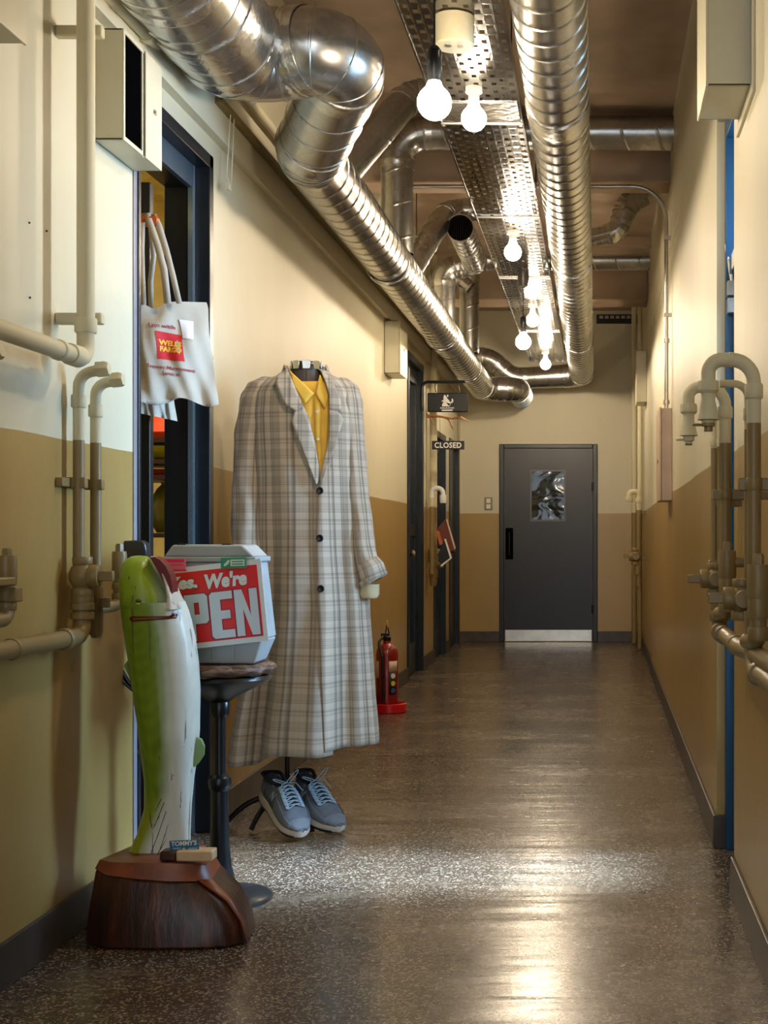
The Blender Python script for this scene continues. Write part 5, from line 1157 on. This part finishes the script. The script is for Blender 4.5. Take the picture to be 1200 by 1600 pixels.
# ================================================================== SNEAKERS
M_up = mat('sneaker_mesh_grey', '#5f646d', .7, var=.1, vs=40, bump=.3, bs=200, bd=.001); M_ov = mat('sneaker_suede', '#6e747c', .75, var=.08, vs=40); M_sole = mat('sneaker_midsole', '#d6c8b6', .5, var=.04); M_out = mat('sneaker_outsole', '#20282c', .5); M_lac = mat('lace_pale', '#93a5b1', .7, var=0); M_in = mat('sneaker_lining', '#23262b', .8); M_ins = mat('insole_tan', '#c9a78c', .8)
def sneaker(label, heel, yaw, pitch, mirror=1):
    o = thing('sneaker', label, 'shoe', heel, 'pair of grey running shoes'); Rm = Matrix.Rotation(yaw, 4, 'Z') @ Matrix.Rotation(pitch, 4, 'Y'); hv = Vector(heel)
    T = lambda p: hv + Rm @ (Vector((p[0], p[1] * mirror, p[2])) * 1.13)
    L = .292; st_ = [i / 28 for i in range(29)]
    def hwid(t): return .001 + .051 * (math.sin(math.pi * min(1, t * 3.3) / 2) ** .6 * .72 if t < .3 else .72 + .28 * math.sin((t - .3) / .4 * math.pi / 2) if t < .7 else max(0, math.cos((t - .7) / .3 * math.pi / 2)) ** .55)
    def cyl(t): return .008 * math.sin(t * math.pi * 1.1) - .010 * t * t
    def sbot(t): return .010 * max(0, (t - .72) / .28) ** 2 + .006 * max(0, (.08 - t) / .08)
    def stop(t): return .036 - .012 * min(1, t * 1.2) + (.004 if t < .15 else 0) + .006 * max(0, (t - .85) / .15)
    def up_h(t):   # height of the upper outline
        return [(0, .088), (.1, .098), (.25, .088), (.35, .092), (.42, .100), (.5, .094), (.65, .076), (.8, .060), (.92, .046), (1, .034)]
    def hgt(t): return interp(up_h(t), t)[0]
    rings = []
    for t in st_:
        w_, b_, s_, c_ = hwid(t) + .004, sbot(t), stop(t), cyl(t); x = t * L
        rings.append([T((x, c_ + a_ * w_, z)) for a_, z in ((-.9, b_), (-.5, b_ - .0), (.5, b_), (.9, b_), (1.02, b_ + .008), (1.0, (b_ + s_) / 2), (.97, s_), (0, s_), (-.97, s_), (-1.0, (b_ + s_) / 2), (-1.02, b_ + .008))])
    m = MB(); m.loft(rings, True); m.build('midsole', M_sole, o, smooth=60)
    rings = []
    for t in st_[1:-1]:
        w_, b_, c_ = hwid(t) + .003, sbot(t), cyl(t); rings.append([T((t * L, c_ + a_ * w_, z)) for a_, z in ((-.9, b_ - .005), (.9, b_ - .005), (1.0, b_ + .004), (-1.0, b_ + .004))])
    m = MB(); m.loft(rings, True); m.build('outsole', M_out, o)
    rings = []; lin_ = []
    for t in st_:
        w_, s_, c_, h_ = hwid(t) - .001, stop(t) - .003, cyl(t), hgt(t); x = t * L; op = max(0, 1 - max(0, abs(t - .17) - .14) / .05)
        pts = []
        for k in range(15):
            u = -1 + 2 * k / 14; a_ = abs(u)
            if op > .5:
                if a_ > .35: yy = math.copysign(w_ * (.62 + .38 * math.sin((a_ - .35) / .65 * math.pi / 2)) if a_ < 1 else w_, u); zz = s_ + (h_ - s_) * max(0, math.cos((a_ - .35) / .65 * math.pi / 2)) ** .8
                else: yy = math.copysign(w_ * (.60 if a_ > .2 else a_ * 2.4), u); zz = s_ + (h_ - s_) * (.9 if a_ > .28 else .25)
            else: yy = w_ * math.copysign(math.sin(a_ * math.pi / 2) ** .9, u); zz = s_ + (h_ - s_) * max(0, math.cos(a_ * math.pi / 2)) ** .62
            pts.append(T((x, c_ + yy, max(s_, zz))))
        rings.append(pts)
    m = MB(); m.loft(rings, False, False); m.build('upper', M_up, o, smooth=80, solid=.002)
    def S_(t, a_, off=.002):   # point on upper surface, a_ from -1..1
        w_, s_, c_, h_ = hwid(t) - .001 + off, stop(t) - .003, cyl(t), hgt(t) + off
        return T((t * L, c_ + w_ * math.copysign(math.sin(abs(a_) * math.pi / 2) ** .9, a_), s_ + (h_ - s_) * max(0, math.cos(a_ * math.pi / 2)) ** .62))
    def patchS(ts, amin, amax, mm, nm, off=.003):
        q = MB(); n = 14; vs = []
        for t in ts:
            for k in range(n + 1):
                lo, hi = amin(t), amax(t); vs.append(S_(t, lo + (hi - lo) * k / n, off))
        q.add(vs, [(i * (n + 1) + j, i * (n + 1) + j + 1, (i + 1) * (n + 1) + j + 1, (i + 1) * (n + 1) + j) for i in range(len(ts) - 1) for j in range(n)]); return q.build(nm, mm, o, smooth=80, solid=.0012)
    patchS([.86 + .014 * i for i in range(10)], lambda t: -.98, lambda t: .98, M_ov, 'toe_cap')
    for s_ in (-1, 1): patchS([.50 + .04 * i for i in range(11)], lambda t: s_ * .62 + .0, lambda t: s_ * .98, M_ov, 'side_overlay'); patchS([.02 + .03 * i for i in range(7)], lambda t: s_ * .70, lambda t: s_ * .98, M_ov, 'heel_overlay')
    for s_ in (-1, 1): patchS([.40 + .035 * i for i in range(10)], lambda t: s_ * .24, lambda t: s_ * .40, M_lac, 'eyelet_strip', .004)
    patchS([.38 + .04 * i for i in range(9)], lambda t: -.26, lambda t: .26, M_in, 'tongue', .002)
    q = MB(); q.add([T((L * t, cyl(t) + a_ * hwid(t) * .55, .058)) for t, a_ in ((.05, -1), (.05, 1), (.32, 1), (.32, -1))], [(0, 1, 2, 3)]); q.build('insole', M_ins, o, solid=.002)
    pts = []
    for k in range(25):
        a_ = 2 * math.pi * k / 24; t = .17 + .17 * math.cos(a_); pts.append(T((t * L, cyl(t) + .030 * math.sin(a_) * (1.0 - .15 * math.cos(a_)), hgt(max(.0, t)) + .002 + .006 * (math.cos(a_) > .7))))
    q = MB(); q.tube(pts, .0075, 10, False); q.build('collar_padding', M_in, o)
    for k in range(6):
        t = .42 + .052 * k
        for sg in (1, -1):
            q = MB(); q.tube([S_(t, -.33 * sg, .006), S_(t + .02, 0, .009), S_(t + .045, .33 * sg, .006)], .0022, 6); q.build('lace', M_lac, o)
    base = S_(.40, 0, .012)
    for sg in (1, -1):
        q = MB(); pts = [base + Rm @ Vector((-.012 * math.sin(f * math.pi), sg * mirror * (.05 * math.sin(f * math.pi * .9)), .045 * math.sin(f * math.pi) * (1 if sg * mirror > 0 else .35) * (1.2 - f * .6))) for f in [i / 12 for i in range(13)]]; q.tube(pts, .002, 6); q.build('lace_bow', M_lac, o)
        q = MB(); q.tube([base, base + Rm @ Vector((.02, sg * .03, .006)), base + Rm @ Vector((.045, sg * .045, -.012))], .0018, 6); q.build('lace_end', M_lac, o)
    for s_ in (-1, 1):      # side letter mark
        for (t0_, a0_, t1_, a1_) in ((.36, .86, .385, .58), (.385, .58, .43, .86), (.43, .86, .455, .58)):
            q = MB(); q.tube([S_(t0_ + (t1_ - t0_) * i / 4, s_ * (a0_ + (a1_ - a0_) * i / 4), .003) for i in range(5)], .0022, 6); q.build('side_mark', M_lac, o)
    return o
h1 = W(409, 1244, 5.08); h2 = W(463, 1240, 5.20)
sneaker('grey running shoe nearer the wall, heel propped on the stand leg', (h1.x, h1.y, h1.z), math.radians(-47), math.radians(20), 1)
sneaker('grey running shoe on the corridor side with pale laces standing up', (h2.x, h2.y, h2.z), math.radians(-50), math.radians(19), -1)
